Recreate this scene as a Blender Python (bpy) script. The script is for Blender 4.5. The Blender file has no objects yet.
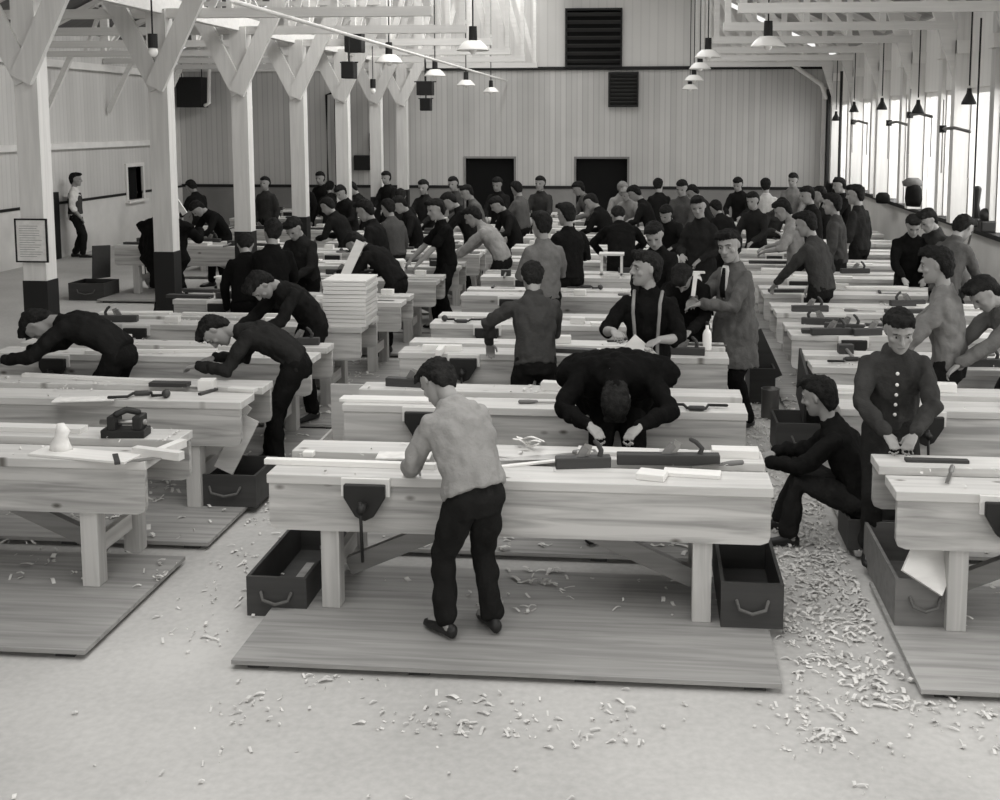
import bpy, math, random
from mathutils import Vector, Matrix
from mathutils import noise as mnoise
random.seed(7)
sc = bpy.context.scene
COL = sc.collection
PI = math.pi
R = math.radians

# ------------------------------------------------------------------ camera
FPX, VX, VY, PX, PY, CAMH = 1130., 648., 122., 545., 247., 2.65
pit = math.atan((PY-VY)/FPX)
yaw = math.atan((VX-PX)/FPX*math.cos(pit))
cF = Vector((-math.sin(yaw)*math.cos(pit), math.cos(yaw)*math.cos(pit), -math.sin(pit)))
cR = Vector((math.cos(yaw), math.sin(yaw), 0))
cU = cR.cross(cF)
def ray(px, py): return cF + cR*((px-PX)/FPX) - cU*((py-PY)/FPX)
def atz(px, py, z=0.):
    r = ray(px, py); t = (z-CAMH)/r.z
    return Vector((r.x*t, r.y*t, z))
def aty(px, py, y):
    r = ray(px, py); t = y/r.y
    return Vector((r.x*t, y, CAMH+r.z*t))
cam = bpy.data.cameras.new('camera')
cam.lens = FPX/1000.*36.; cam.sensor_width = 36.; cam.sensor_fit = 'HORIZONTAL'
cam.shift_x = -(PX-500.)/1000.; cam.shift_y = -(400.-PY)/1000.
cam.clip_end = 200
co = bpy.data.objects.new('camera', cam); COL.objects.link(co)
m = Matrix((cR, cU, -cF)).transposed().to_4x4(); m.translation = (0, 0, CAMH)
co.matrix_world = m
sc.camera = co

# ------------------------------------------------------------------ materials
def tone(v): return (min(1, v*1.005), v*.99, v*.96, 1)
def newmat(name):
    mt = bpy.data.materials.new(name); mt.use_nodes = True
    nt = mt.node_tree; b = nt.nodes['Principled BSDF']
    return mt, nt, b
def N(nt, t, **k):
    n = nt.nodes.new(t)
    for a, v in k.items():
        if a in n.inputs.keys(): n.inputs[a].default_value = v
        else: setattr(n, a, v)
    return n
def plain(name, v, rough=.6, metal=0., nscale=0., nvar=.0, bump=0., bscale=60.):
    mt, nt, b = newmat(name)
    b.inputs['Base Color'].default_value = tone(v); b.inputs['Specular IOR Level'].default_value = .03 if 'cloth' in name or 'hair' in name else .3
    b.inputs['Roughness'].default_value = rough; b.inputs['Metallic'].default_value = metal
    tc = N(nt, 'ShaderNodeTexCoord')
    if nvar > 0:
        nz = N(nt, 'ShaderNodeTexNoise'); nz.inputs['Scale'].default_value = nscale; nz.inputs['Detail'].default_value = 5
        nt.links.new(tc.outputs['Object'], nz.inputs['Vector'])
        rp = N(nt, 'ShaderNodeValToRGB'); rp.color_ramp.elements[0].position = .3; rp.color_ramp.elements[1].position = .7
        rp.color_ramp.elements[0].color = tone(v*(1-nvar)); rp.color_ramp.elements[1].color = tone(min(1, v*(1+nvar)))
        nt.links.new(nz.outputs['Fac'], rp.inputs['Fac']); nt.links.new(rp.outputs['Color'], b.inputs['Base Color'])
    if bump > 0:
        n2 = N(nt, 'ShaderNodeTexNoise'); n2.inputs['Scale'].default_value = bscale; n2.inputs['Detail'].default_value = 4
        nt.links.new(tc.outputs['Object'], n2.inputs['Vector'])
        bp = N(nt, 'ShaderNodeBump'); bp.inputs['Strength'].default_value = bump; bp.inputs['Distance'].default_value = .02
        nt.links.new(n2.outputs['Fac'], bp.inputs['Height']); nt.links.new(bp.outputs['Normal'], b.inputs['Normal'])
    return mt
def wood(name, v, axis='x', knots=True, var=.16, rough=.6, flat=2):
    mt, nt, b = newmat(name); L = nt.links
    b.inputs['Roughness'].default_value = rough
    tc = N(nt, 'ShaderNodeTexCoord'); oi = N(nt, 'ShaderNodeObjectInfo')
    mul = N(nt, 'ShaderNodeMath', operation='MULTIPLY'); mul.inputs[1].default_value = 41.
    L.new(oi.outputs['Random'], mul.inputs[0])
    add = N(nt, 'ShaderNodeVectorMath', operation='ADD')
    L.new(tc.outputs['Object'], add.inputs[0]); L.new(mul.outputs[0], add.inputs[1])
    mp = N(nt, 'ShaderNodeMapping'); s = {'x': (1., 16, 16), 'y': (16, 1., 16), 'z': (16, 16, 1.)}[axis]
    mp.inputs['Scale'].default_value = s; L.new(add.outputs[0], mp.inputs['Vector'])
    nz = N(nt, 'ShaderNodeTexNoise'); nz.inputs['Scale'].default_value = 1.3; nz.inputs['Detail'].default_value = 6; nz.inputs['Distortion'].default_value = .6
    L.new(mp.outputs[0], nz.inputs['Vector'])
    rp = N(nt, 'ShaderNodeValToRGB'); e = rp.color_ramp.elements
    e[0].position = .32; e[0].color = tone(v*(1-var*1.3)); e[1].position = .62; e[1].color = tone(min(1, v*(1+var*.5)))
    L.new(nz.outputs['Fac'], rp.inputs['Fac'])
    hue = N(nt, 'ShaderNodeMath', operation='MULTIPLY_ADD'); hue.inputs[1].default_value = .22; hue.inputs[2].default_value = .87
    L.new(oi.outputs['Random'], hue.inputs[0])
    mx = N(nt, 'ShaderNodeMixRGB', blend_type='MULTIPLY'); mx.inputs['Fac'].default_value = 1
    L.new(rp.outputs['Color'], mx.inputs['Color1']); L.new(hue.outputs[0], mx.inputs['Color2'])
    out = mx.outputs['Color']
    if knots:
        mp2 = N(nt, 'ShaderNodeMapping'); s = [3.4, 6.5, 6.5]; s[flat] = 0.
        mp2.inputs['Scale'].default_value = s; L.new(add.outputs[0], mp2.inputs['Vector'])
        vo = N(nt, 'ShaderNodeTexVoronoi'); vo.inputs['Scale'].default_value = 1.0; L.new(mp2.outputs[0], vo.inputs['Vector'])
        r2 = N(nt, 'ShaderNodeValToRGB'); e = r2.color_ramp.elements
        e[0].position = .035; e[0].color = (.25, .24, .22, 1); e[1].position = .13; e[1].color = (1, 1, 1, 1)
        L.new(vo.outputs['Distance'], r2.inputs['Fac'])
        m2 = N(nt, 'ShaderNodeMixRGB', blend_type='MULTIPLY'); m2.inputs['Fac'].default_value = 1
        L.new(out, m2.inputs['Color1']); L.new(r2.outputs['Color'], m2.inputs['Color2']); out = m2.outputs['Color']
    L.new(out, b.inputs['Base Color'])
    return mt
def boards(name, v, axis, pitch=.11, stain=.12, groove=.72):
    """vertical board siding: narrow grooves every pitch metres along axis"""
    mt, nt, b = newmat(name); L = nt.links
    b.inputs['Roughness'].default_value = .65
    tc = N(nt, 'ShaderNodeTexCoord'); sp = N(nt, 'ShaderNodeSeparateXYZ'); L.new(tc.outputs['Object'], sp.inputs[0])
    dv = N(nt, 'ShaderNodeMath', operation='DIVIDE'); dv.inputs[1].default_value = pitch; L.new(sp.outputs[axis], dv.inputs[0])
    fr = N(nt, 'ShaderNodeMath', operation='FRACT'); L.new(dv.outputs[0], fr.inputs[0])
    rp = N(nt, 'ShaderNodeValToRGB'); e = rp.color_ramp.elements
    e[0].position = 0; e[0].color = (groove,)*3+(1,); e[1].position = .22; e[1].color = (1, 1, 1, 1)
    L.new(fr.outputs[0], rp.inputs['Fac'])
    fl = N(nt, 'ShaderNodeMath', operation='FLOOR'); L.new(dv.outputs[0], fl.inputs[0])
    wn = N(nt, 'ShaderNodeTexWhiteNoise', noise_dimensions='1D'); L.new(fl.outputs[0], wn.inputs['W'])
    r1 = N(nt, 'ShaderNodeValToRGB'); r1.color_ramp.elements[0].color = tone(v*(1-stain)); r1.color_ramp.elements[1].color = tone(min(1, v*(1+stain*.5)))
    L.new(wn.outputs['Value'], r1.inputs['Fac'])
    nz = N(nt, 'ShaderNodeTexNoise'); nz.inputs['Scale'].default_value = .5; nz.inputs['Detail'].default_value = 6
    L.new(tc.outputs['Object'], nz.inputs['Vector'])
    r3 = N(nt, 'ShaderNodeValToRGB'); r3.color_ramp.elements[0].position = .3; r3.color_ramp.elements[0].color = (1-stain*1.3,)*3+(1,); r3.color_ramp.elements[1].position = .6
    L.new(nz.outputs['Fac'], r3.inputs['Fac'])
    a = N(nt, 'ShaderNodeMixRGB', blend_type='MULTIPLY'); a.inputs['Fac'].default_value = 1
    L.new(r1.outputs[0], a.inputs['Color1']); L.new(rp.outputs[0], a.inputs['Color2'])
    c = N(nt, 'ShaderNodeMixRGB', blend_type='MULTIPLY'); c.inputs['Fac'].default_value = 1
    L.new(a.outputs[0], c.inputs['Color1']); L.new(r3.outputs[0], c.inputs['Color2'])
    L.new(c.outputs[0], b.inputs['Base Color'])
    return mt
_cloth = {}
def cloth(v):
    k = round(v*(.7 if v < .035 else 1.), 3)
    if k not in _cloth: _cloth[k] = plain('cloth_tone', k, .9, 0, 9, .14, .35, 45)
    return _cloth[k]
M_PINE = wood('pine', .55, 'x', True, .12); M_APRON = wood('pine_apron', .47, 'x', True, .30, .6, 1); M_PINEY = wood('pine_cross', .58, 'y', False); M_PINEZ = wood('pine_leg', .46, 'z', False)
M_WELL = wood('pine_worn', .40, 'x', False); M_PLAT = wood('platform_wood', .33, 'x', False, .2)
M_DARKWOOD = wood('dark_wood', .035, 'x', False); M_MIDWOOD = wood('brown_wood', .16, 'x', False)
M_CHEST = wood('chest_wood', .035, 'x', False); M_PALEBOARD = wood('pale_board', .72, 'x', False, .06)
M_IRON = plain('cast_iron', .025, .5, .3); M_STEEL = plain('steel', .30, .35, .8)
M_BLACK = plain('black_paint', .012, .6); M_VOID = plain('dark_void', .004, 1)  # dark_void: near-black fill standing in for unlit depth behind openings
M_WHITE = plain('white_paint', .72, .6, 0, 3, .08); M_WHITEW = wood('white_timber', .62, 'z', False, .07)
M_WHITEX = wood('white_beam', .66, 'x', False, .05)
M_ENAMEL = plain('enamel', .80, .25); M_PAPER = plain('paper', .70, .8, 0, 20, .1)
M_SHAV = plain('wood_shaving', .62, .8, 0, 5, .2)
M_SKIN = plain('skin', .27, .55, 0, 12, .06); M_HAIR = plain('hair', .018, .7, 0, 30, .4, .5, 90)
M_HAIRL = plain('hair_light', .22, .7, 0, 30, .3, .5, 90)
M_EYEW = plain('eye_white', .30, .3); M_EYE = plain('eye_dark', .01, .2); M_LIP = plain('lip', .17, .5); M_SHADE = plain('eye_socket_shade', .06, .6); M_SHOE = plain('shoe_leather', .015, .45)
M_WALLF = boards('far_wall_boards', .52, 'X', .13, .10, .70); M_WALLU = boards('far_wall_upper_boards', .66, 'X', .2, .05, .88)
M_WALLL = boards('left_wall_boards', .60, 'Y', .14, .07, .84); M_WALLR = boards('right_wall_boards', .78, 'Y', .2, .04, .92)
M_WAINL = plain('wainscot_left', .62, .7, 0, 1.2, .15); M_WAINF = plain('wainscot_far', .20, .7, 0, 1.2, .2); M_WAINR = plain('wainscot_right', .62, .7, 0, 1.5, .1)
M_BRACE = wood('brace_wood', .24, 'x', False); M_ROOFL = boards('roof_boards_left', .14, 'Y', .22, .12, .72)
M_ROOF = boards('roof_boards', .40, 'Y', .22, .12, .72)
def floor_mat():
    mt, nt, b = newmat('concrete_floor'); L = nt.links
    b.inputs['Roughness'].default_value = .75
    tc = N(nt, 'ShaderNodeTexCoord')
    a = N(nt, 'ShaderNodeTexNoise'); a.inputs['Scale'].default_value = .7; a.inputs['Detail'].default_value = 8; L.new(tc.outputs['Object'], a.inputs['Vector'])
    c = N(nt, 'ShaderNodeTexNoise'); c.inputs['Scale'].default_value = 26; c.inputs['Detail'].default_value = 6; L.new(tc.outputs['Object'], c.inputs['Vector'])
    ad = N(nt, 'ShaderNodeMath', operation='MULTIPLY_ADD'); ad.inputs[1].default_value = .45; L.new(c.outputs['Fac'], ad.inputs[0]); L.new(a.outputs['Fac'], ad.inputs[2])
    rp = N(nt, 'ShaderNodeValToRGB'); e = rp.color_ramp.elements; e[0].position = .5; e[0].color = tone(.36); e[1].position = .92; e[1].color = tone(.52)
    L.new(ad.outputs[0], rp.inputs['Fac']); L.new(rp.outputs[0], b.inputs['Base Color'])
    return mt
M_FLOOR = floor_mat()
def glass_mat():
    mt = bpy.data.materials.new('window_glass'); mt.use_nodes = True; nt = mt.node_tree
    nt.nodes.remove(nt.nodes['Principled BSDF']); o = nt.nodes['Material Output']
    t = N(nt, 'ShaderNodeBsdfTransparent'); g = N(nt, 'ShaderNodeBsdfGlossy'); g.inputs['Roughness'].default_value = .1
    mx = N(nt, 'ShaderNodeMixShader'); mx.inputs[0].default_value = .06
    nt.links.new(t.outputs[0], mx.inputs[1]); nt.links.new(g.outputs[0], mx.inputs[2]); nt.links.new(mx.outputs[0], o.inputs['Surface'])
    return mt
M_GLASS = glass_mat()

# ------------------------------------------------------------------ mesh helper
class MB:
    def __init__(s): s.v = []; s.f = []
    def raw(s, vs, fs):
        o = len(s.v); s.v += [tuple(p) for p in vs]; s.f += [tuple(i+o for i in f) for f in fs]; return s
    def box(s, x0, x1, y0, y1, z0, z1, M=None):
        vs = [Vector(p) for p in ((x0,y0,z0),(x1,y0,z0),(x1,y1,z0),(x0,y1,z0),(x0,y0,z1),(x1,y0,z1),(x1,y1,z1),(x0,y1,z1))]
        if M: vs = [M @ p for p in vs]
        return s.raw(vs, ((0,3,2,1),(4,5,6,7),(0,1,5,4),(1,2,6,5),(2,3,7,6),(3,0,4,7)))
    def beam(s, p0, p1, w, t, up=(0, 0, 1)):
        p0, p1 = Vector(p0), Vector(p1); d = (p1-p0); l = d.length; d.normalize()
        x = Vector(up).cross(d)
        if x.length < 1e-4: x = Vector((1, 0, 0)).cross(d)
        x.normalize(); y = d.cross(x)
        Mx = Matrix((x, y, d)).transposed().to_4x4(); Mx.translation = p0
        return s.box(-w/2, w/2, -t/2, t/2, 0, l, Mx)
    def loft(s, rings, cap=True):
        """rings: list of (centre, A, B) ellipse axes; closed tube"""
        n = s.n if hasattr(s, 'n') else 12
        vs = []; fs = []
        for c, A, B in rings:
            for i in range(n):
                a = 2*PI*i/n; vs.append(Vector(c)+Vector(A)*math.cos(a)+Vector(B)*math.sin(a))
        k = len(rings)
        for j in range(k-1):
            for i in range(n):
                i2 = (i+1) % n; fs.append((j*n+i, j*n+i2, (j+1)*n+i2, (j+1)*n+i))
        if cap:
            fs.append(tuple(range(n-1, -1, -1))); fs.append(tuple((k-1)*n+i for i in range(n)))
        return s.raw(vs, fs)
    def tube(s, pts, rs, flat=1., nrm=None):
        """round-ended tube through points"""
        pts = [Vector(p) for p in pts]
        if not isinstance(rs, (list, tuple)): rs = [rs]*len(pts)
        rings = []; T = []
        for i in range(len(pts)):
            d = (pts[min(i+1, len(pts)-1)]-pts[max(i-1, 0)])
            T.append(d.normalized() if d.length > 1e-6 else Vector((0, 0, 1)))
        ref = Vector(nrm) if nrm is not None else (Vector((0, 0, 1)) if abs(T[0].z) < .9 else Vector((0, 1, 0)))
        def fr(t):
            A = ref.cross(t)
            if A.length < 1e-3: A = Vector((1, .01, 0)).cross(t)
            A.normalize(); return A, t.cross(A)
        for e, ph in ((-.98, 0), (-.75, 0), (-.4, 0)):
            A, B = fr(T[0]); q = math.sqrt(1-e*e)
            rings.append((pts[0]+T[0]*rs[0]*e, A*rs[0]*q, B*rs[0]*q*flat))
        for i, p in enumerate(pts):
            A, B = fr(T[i]); rings.append((p, A*rs[i], B*rs[i]*flat))
        for e in (.4, .75, .98):
            A, B = fr(T[-1]); q = math.sqrt(1-e*e)
            rings.append((pts[-1]+T[-1]*rs[-1]*e, A*rs[-1]*q, B*rs[-1]*q*flat))
        return s.loft(rings)
    def cyl(s, p0, p1, r0, r1=None, n=12):
        if r1 is None: r1 = r0
        p0, p1 = Vector(p0), Vector(p1); d = (p1-p0).normalized()
        A = (Vector((0, 0, 1)) if abs(d.z) < .9 else Vector((1, 0, 0))).cross(d).normalized(); B = d.cross(A)
        o = getattr(s, 'n', None); s.n = n
        s.loft([(p0, A*r0, B*r0), (p1, A*r1, B*r1)])
        if o is None: del s.n
        else: s.n = o
        return s
    def ell(s, c, rx, ry, rz, M=None, n=10, k=7):
        c = Vector(c); vs = []; fs = []
        for j in range(k):
            th = PI*(j+.5)/k
            for i in range(n):
                a = 2*PI*i/n
                p = Vector((rx*math.sin(th)*math.cos(a), ry*math.sin(th)*math.sin(a), -rz*math.cos(th)))
                vs.append((M @ p if M else p)+c)
        for j in range(k-1):
            for i in range(n):
                i2 = (i+1) % n; fs.append((j*n+i, j*n+i2, (j+1)*n+i2, (j+1)*n+i))
        fs.append(tuple(range(n-1, -1, -1))); fs.append(tuple((k-1)*n+i for i in range(n)))
        return s.raw(vs, fs)
    def prism(s, poly, y0, y1):
        """polygon in x,z (counter-clockwise seen from -y) extruded y0..y1"""
        n = len(poly); vs = [(x, y0, z) for x, z in poly]+[(x, y1, z) for x, z in poly]
        fs = [tuple(range(n)), tuple(range(2*n-1, n-1, -1))]+[(i, i+n, (i+1) % n+n, (i+1) % n) for i in range(n)]
        return s.raw(vs, fs)
    def lathe(s, prof, c=(0, 0, 0), n=20):
        c = Vector(c); vs = []; fs = []
        for r, z in prof:
            for i in range(n):
                a = 2*PI*i/n; vs.append((c.x+r*math.cos(a), c.y+r*math.sin(a), c.z+z))
        for j in range(len(prof)-1):
            for i in range(n):
                i2 = (i+1) % n; fs.append((j*n+i, j*n+i2, (j+1)*n+i2, (j+1)*n+i))
        return s.raw(vs, fs)
    def build(s, name, mat, parent=None, smooth=False, bevel=0.):
        me = bpy.data.meshes.new(name); me.from_pydata(s.v, [], s.f); me.update()
        if mat: me.materials.append(mat)
        if smooth:
            for p in me.polygons: p.use_smooth = True
        o = bpy.data.objects.new(name, me); COL.objects.link(o)
        if parent is not None: o.parent = parent
        if bevel:
            b = o.modifiers.new('bevel', 'BEVEL'); b.width = bevel; b.segments = 2; b.limit_method = 'ANGLE'
        return o
def tag(o, label=None, cat=None, group=None, kind=None):
    if label: o['label'] = label
    if cat: o['category'] = cat
    if group: o['group'] = group
    if kind: o['kind'] = kind
    return o
def empty(name, loc=(0, 0, 0), rz=0.):
    o = bpy.data.objects.new(name, None); o.location = loc; o.rotation_euler = (0, 0, rz)
    o.empty_display_size = .1; COL.objects.link(o); return o
KIDS = {}
def copy_tree(o, parent=None):
    c = o.copy(); COL.objects.link(c); c.parent = parent
    for ch in list(o.children): copy_tree(ch, c)
    return c
def struct(name, mb, mat, parent=None, **k):
    o = mb.build(name, mat, parent, **k)
    if parent is None: o['kind'] = 'structure'
    return o
ORD = ['front', 'second', 'third', 'fourth', 'fifth', 'sixth', 'seventh', 'eighth', 'ninth', 'tenth', 'eleventh', 'twelfth', 'thirteenth', 'fourteenth', 'fifteenth']

# ------------------------------------------------------------------ PEOPLE
PEND = []      # (raw object, params) remeshed together
def voxel(o, vox, smooth=3, disp=0., dsize=.1):
    r = o.modifiers.new('r', 'REMESH'); r.mode = 'VOXEL'; r.voxel_size = vox; r.use_smooth_shade = True
    if smooth:
        s = o.modifiers.new('s', 'SMOOTH'); s.factor = .5; s.iterations = smooth
    PEND.append((o, disp, dsize))
def bake_all():
    bpy.context.view_layer.update()
    dg = bpy.context.evaluated_depsgraph_get()
    res = []
    for o, disp, dsize in PEND:
        me = bpy.data.meshes.new_from_object(o.evaluated_get(dg)); res.append(me)
    for (o, disp, dsize), me in zip(PEND, res):
        mat = o.data.materials[0]
        o.modifiers.clear(); o.data = me
        if not me.materials: me.materials.append(mat)
        seed = Vector((random.random()*50, random.random()*50, random.random()*50))
        if disp:
            ns = [v.normal.copy() for v in me.vertices]
            for v, n in zip(me.vertices, ns):
                p = v.co
                q = Vector((p.x/dsize, p.y/dsize, p.z/dsize*.62))+seed
                d = abs(mnoise.noise(q))*1.5-.35 + .5*mnoise.noise(q*2.3)
                v.co = p + n*(disp*max(d, -.35))
        if 'sockets' in o:
            for sx, sy, sz, rad, dep, nx, ny, nz in [o['sockets'][i:i+8] for i in range(0, len(o['sockets']), 8)]:
                c = Vector((sx, sy, sz)); n = Vector((nx, ny, nz))
                for v in me.vertices:
                    q = (v.co-c).length/rad
                    if q < 1: v.co = v.co - n*dep*(1-q*q)**1.5
            del o['sockets']
        for p in me.polygons: p.use_smooth = True
def ik(a, t, l1, l2, pole):
    d = t-a; L = d.length
    if L > (l1+l2)*.995: t = a+d*((l1+l2)*.995/L); d = t-a; L = d.length
    L = max(L, abs(l1-l2)+.01)
    u = d.normalized(); x = (l1*l1-l2*l2+L*L)/(2*L); h = math.sqrt(max(0, l1*l1-x*x))
    p = pole-u*pole.dot(u)
    if p.length < 1e-4: p = Vector((0, 0, -1))-u*u.z*-1
    p.normalize()
    return a+u*x+p*h, t
HEAD = [(-.50,.10,.335,-.02),(-.45,.165,.37,-.0),(-.36,.225,.385,-.10),(-.25,.265,.38,-.20),(-.12,.295,.375,-.30),(0,.315,.365,-.40),(.1,.33,.37,-.44),(.2,.335,.365,-.45),(.32,.30,.31,-.41),(.42,.215,.20,-.30),(.49,.08,.05,-.12)]
HAIR = [(-.42,.19,-.20,-.33),(-.32,.26,-.16,-.43),(-.20,.315,-.10,-.47),(-.06,.36,-.02,-.51),(.06,.378,.06,-.53),(.16,.382,.14,-.535),(.24,.375,.26,-.53),(.32,.35,.365,-.50),(.42,.29,.365,-.43),(.51,.18,.24,-.28),(.56,.06,.08,-.08)]
CROWS = [5.68, 7.18, 8.88, 10.22, 11.95, 13.42, 14.95, 16.5, 18.05, 19.6, 21.15, 22.7]
LROWS = [5.83, 7.16, 8.57, 9.93, 11.37, 12.95, 14.25, 15.7, 17.0, 18.4, 19.8, 21.3]
RROWS = [5.69, 7.36, 8.63, 9.94, 11.10, 12.35, 13.62, 14.9, 16.2, 17.6, 19.1, 20.7]
FROWS = [16.4, 19.0, 21.2, 23.2]
def clear_spot(x, y):
    for rows, a, b in ((CROWS, -2.1, .75), (LROWS, -5.5, -2.3), (RROWS, 1.2, 4.0), (FROWS, -8.15, -5.3)):
        if a < x < b:
            for r in rows:
                if r-.2 < y < r+.66+.2:
                    y2 = r-.26 if y < r+.33 else r+.66+.26
                    return x*y2/y, y2
    return x, y
PEOPLE = []
def person(label, x, y, face=0, h=1.66, lean=0, side=0, hp=10, hy=0, ht=0, LH=None, RH=None, top=.03, trou=.02, hair=.018, near=0,
           pelvis=None, feet=None, sleeve='long', coat=False, extra=(), curl=35, lift=0., knees=None, cat='person', skin=None, foot=0., hs=1.06, eL=None, eR=None, wide=1., turn=0., bulk=1., hemup=-.035):
    """near 0 far / 1 middle / 2 close.  face: 0 looks away (+y), 90 left, 180 at the camera."""
    if y > 11 and pelvis is None: x, y = clear_spot(x, y)
    root = empty('person', (x, y, foot), R(face)); PEOPLE.append((label, x, y))
    tag(root, label, cat)
    skin = skin or M_SKIN
    vox = (.02, .013, .0062)[near]
    V = Vector
    a = R(lean); sd = R(side)
    ph = .515*h+lift if pelvis is None else pelvis[2]
    P0 = V((0, -.13*h*math.sin(a), ph)) if pelvis is None else V(pelvis)
    def spine(seglens, angs):
        p = P0.copy(); out = [p.copy()]; dirs = []
        for l, g in zip(seglens, angs):
            d = V((math.sin(sd)*math.cos(g), math.sin(g), math.cos(g)*math.cos(sd))).normalized()
            p = p+d*l*h; out.append(p.copy()); dirs.append(d)
        return out, dirs
    pts, dr = spine((.075, .11, .12), (a*.65, a*.95, a*1.15))
    pel, waist, chest, nb = pts
    up = dr[2]; rt = V((1, 0, 0)); rt = (rt-up*rt.dot(up)).normalized()
    rt = Matrix.Rotation(R(turn), 3, up) @ rt
    fw = up.cross(rt); fw = -fw if fw.dot(V((0, math.cos(a), -math.sin(a)))) < 0 else fw
    rp = V((1, 0, 0))
    # head
    ha = a*1.05+R(hp)
    hd = V((math.sin(sd)*.5, math.sin(ha), math.cos(ha))).normalized()
    hh = .142*h*hs
    neck_top = nb+(up*.3+hd*.7).normalized()*.040*h
    Rh = Matrix.Rotation(R(hy), 3, 'Z')
    base = Matrix((V((1, 0, 0)), V((0, math.cos(ha), -math.sin(ha))), V((0, math.sin(ha), math.cos(ha))))).transposed()
    Mh = base @ Rh @ Matrix.Rotation(R(ht), 3, 'Y')
    hc = neck_top+(Mh @ V((0, .10, .44)))*hh
    def hp_(p): return hc+(Mh @ (V(p)*hh))
    X, Y = Mh @ V((1, 0, 0)), Mh @ V((0, 1, 0))
    B = MB(); B.n = 20 if near == 2 else 12
    B.loft([(hp_((0, (yf+yb)/2, z)), X*w*hh, Y*(yf-yb)/2*hh) for z, w, yf, yb in HEAD])
    if near == 0: B.ell(hp_((0, .40, -.08)), .07*hh, .11*hh, .13*hh, Mh)
    if near:
        B.tube([hp_((0, .37, .10)), hp_((0, .42, -.01)), hp_((0, .46, -.10))], [.028*hh, .04*hh, .058*hh])
        B.ell(hp_((0, .40, -.125)), .085*hh, .06*hh, .035*hh, Mh)
        B.ell(hp_((0, .355, -.245)), .105*hh, .045*hh, .022*hh, Mh); B.ell(hp_((0, .35, -.29)), .09*hh, .045*hh, .025*hh, Mh)
        B.ell(hp_((0, .33, -.43)), .09*hh, .07*hh, .06*hh, Mh)
        B.tube([hp_((-.2, .30, .13)), hp_((-.1, .355, .155)), hp_((0, .36, .14)), hp_((.1, .355, .155)), hp_((.2, .30, .13))], .035*hh)
        for sx in (-1, 1): B.ell(hp_((sx*.2, .24, -.1)), .08*hh, .09*hh, .09*hh, Mh)
    for sx in (-1, 1):
        B.ell(hp_((sx*.335, -.06, .0)), .035*hh, .075*hh, .13*hh, Mh @ Matrix.Rotation(sx*.35, 3, 'Z'))
    B.tube([nb-up*.03*h, nb+up*.02*h, hp_((0, -.12, -.22))], [.036*h, .031*h, .031*h])
    # torso under the clothes
    def ring(c, w, d, k=1.): return (c, rt*w*h*k, fw*d*h*k)
    def ringb(c, w, d): return (c, rt*w*h*bulk, fw*d*h*(.5+.5*bulk))
    B.loft([ring(pel-dr[0]*.03*h, .075, .055), ring(pel, .085, .06), ring(waist, .075, .052), ring(chest, .078, .05), ring(nb-up*.03*h, .05, .035), ring(nb, .033, .03)])
    # arms
    l1, l2 = .172*h, .152*h
    sh = []; el = []; wr = []; hdirs = []
    for sx, tgt, pol in ((-1, LH, eL), (1, RH, eR)):
        S = nb-up*.052*h+rt*sx*.093*h*wide
        if tgt is None: T = S+V((sx*.035*h, .05*h, -.305*h))
        else: T = V(tgt)
        pole = V(pol) if pol else V((sx*.6, -.5, -.55))
        E, T = ik(S, T, l1, l2, pole)
        sh.append(S); el.append(E); wr.append(T)
        d = (T-E).normalized()
        hd_ = (d+V((-sx*.12, .1, -.35 if tgt else -.4))).normalized(); hdirs.append(hd_)
        B.tube([S+(E-S)*.25+(nb-S)*.1, S.lerp(E, .5), E, E.lerp(T, .35), T], [.018*h, .021*h, .022*h, .024*h, .016*h])
        # hand
        k = h/1.68*1.02
        n = V((0, 0, -1)) if tgt else V((-sx, 0, 0)); n = (n-hd_*n.dot(hd_)).normalized()
        sdir = hd_.cross(n).normalized()
        if tgt and sdir.dot(V((-sx, 0, 0))) < 0: sdir = -sdir
        if not tgt and sdir.dot(V((0, 1, 0))) < 0: sdir = -sdir     # sdir points to the thumb side
        pc = T+hd_*.045*k
        B.loft([(T-hd_*.005*k, sdir*.024*k, n*.018*k), (T+hd_*.03*k, sdir*.034*k, n*.017*k), (T+hd_*.07*k, sdir*.041*k, n*.0145*k), (T+hd_*.09*k, sdir*.038*k, n*.012*k)])
        if near:
            cg = R(curl)
            for fi, (off, ln) in enumerate(((.030, .070), (.0105, .078), (-.0095, .072), (-.029, .056))):
                p = T+hd_*.086*k+sdir*off*k; q = [p.copy()]; ang = 0; dd = (hd_+sdir*off*2.2).normalized()
                for sg, fr_ in ((.45, .5), (.32, 1.0), (.23, .8)):
                    ang += cg*fr_; q.append(q[-1]+(dd*math.cos(ang)+n*math.sin(ang))*ln*sg*k)
                B.tube(q, [.0092*k, .0088*k, .0078*k, .0066*k])
            p = T+hd_*.028*k+sdir*.026*k
            B.tube([p, p+(hd_*.6+sdir*.8+n*.25).normalized()*.034*k, p+(hd_*.6+sdir*.8+n*.25).normalized()*.034*k+(hd_*.9+sdir*.25+n*.5).normalized()*.032*k], [.0125*k, .0105*k, .0085*k])
        else:
            B.tube([T+hd_*.08*k, T+hd_*.12*k+n*.02*k, T+hd_*.135*k+n*.045*k], [.03*k, .028*k, .02*k], .5, n)
            B.tube([T+hd_*.03*k+sdir*.03*k, T+hd_*.07*k+sdir*.05*k], .011*k)
    # legs
    ank = []; kn = []
    lt = .245*h
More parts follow.
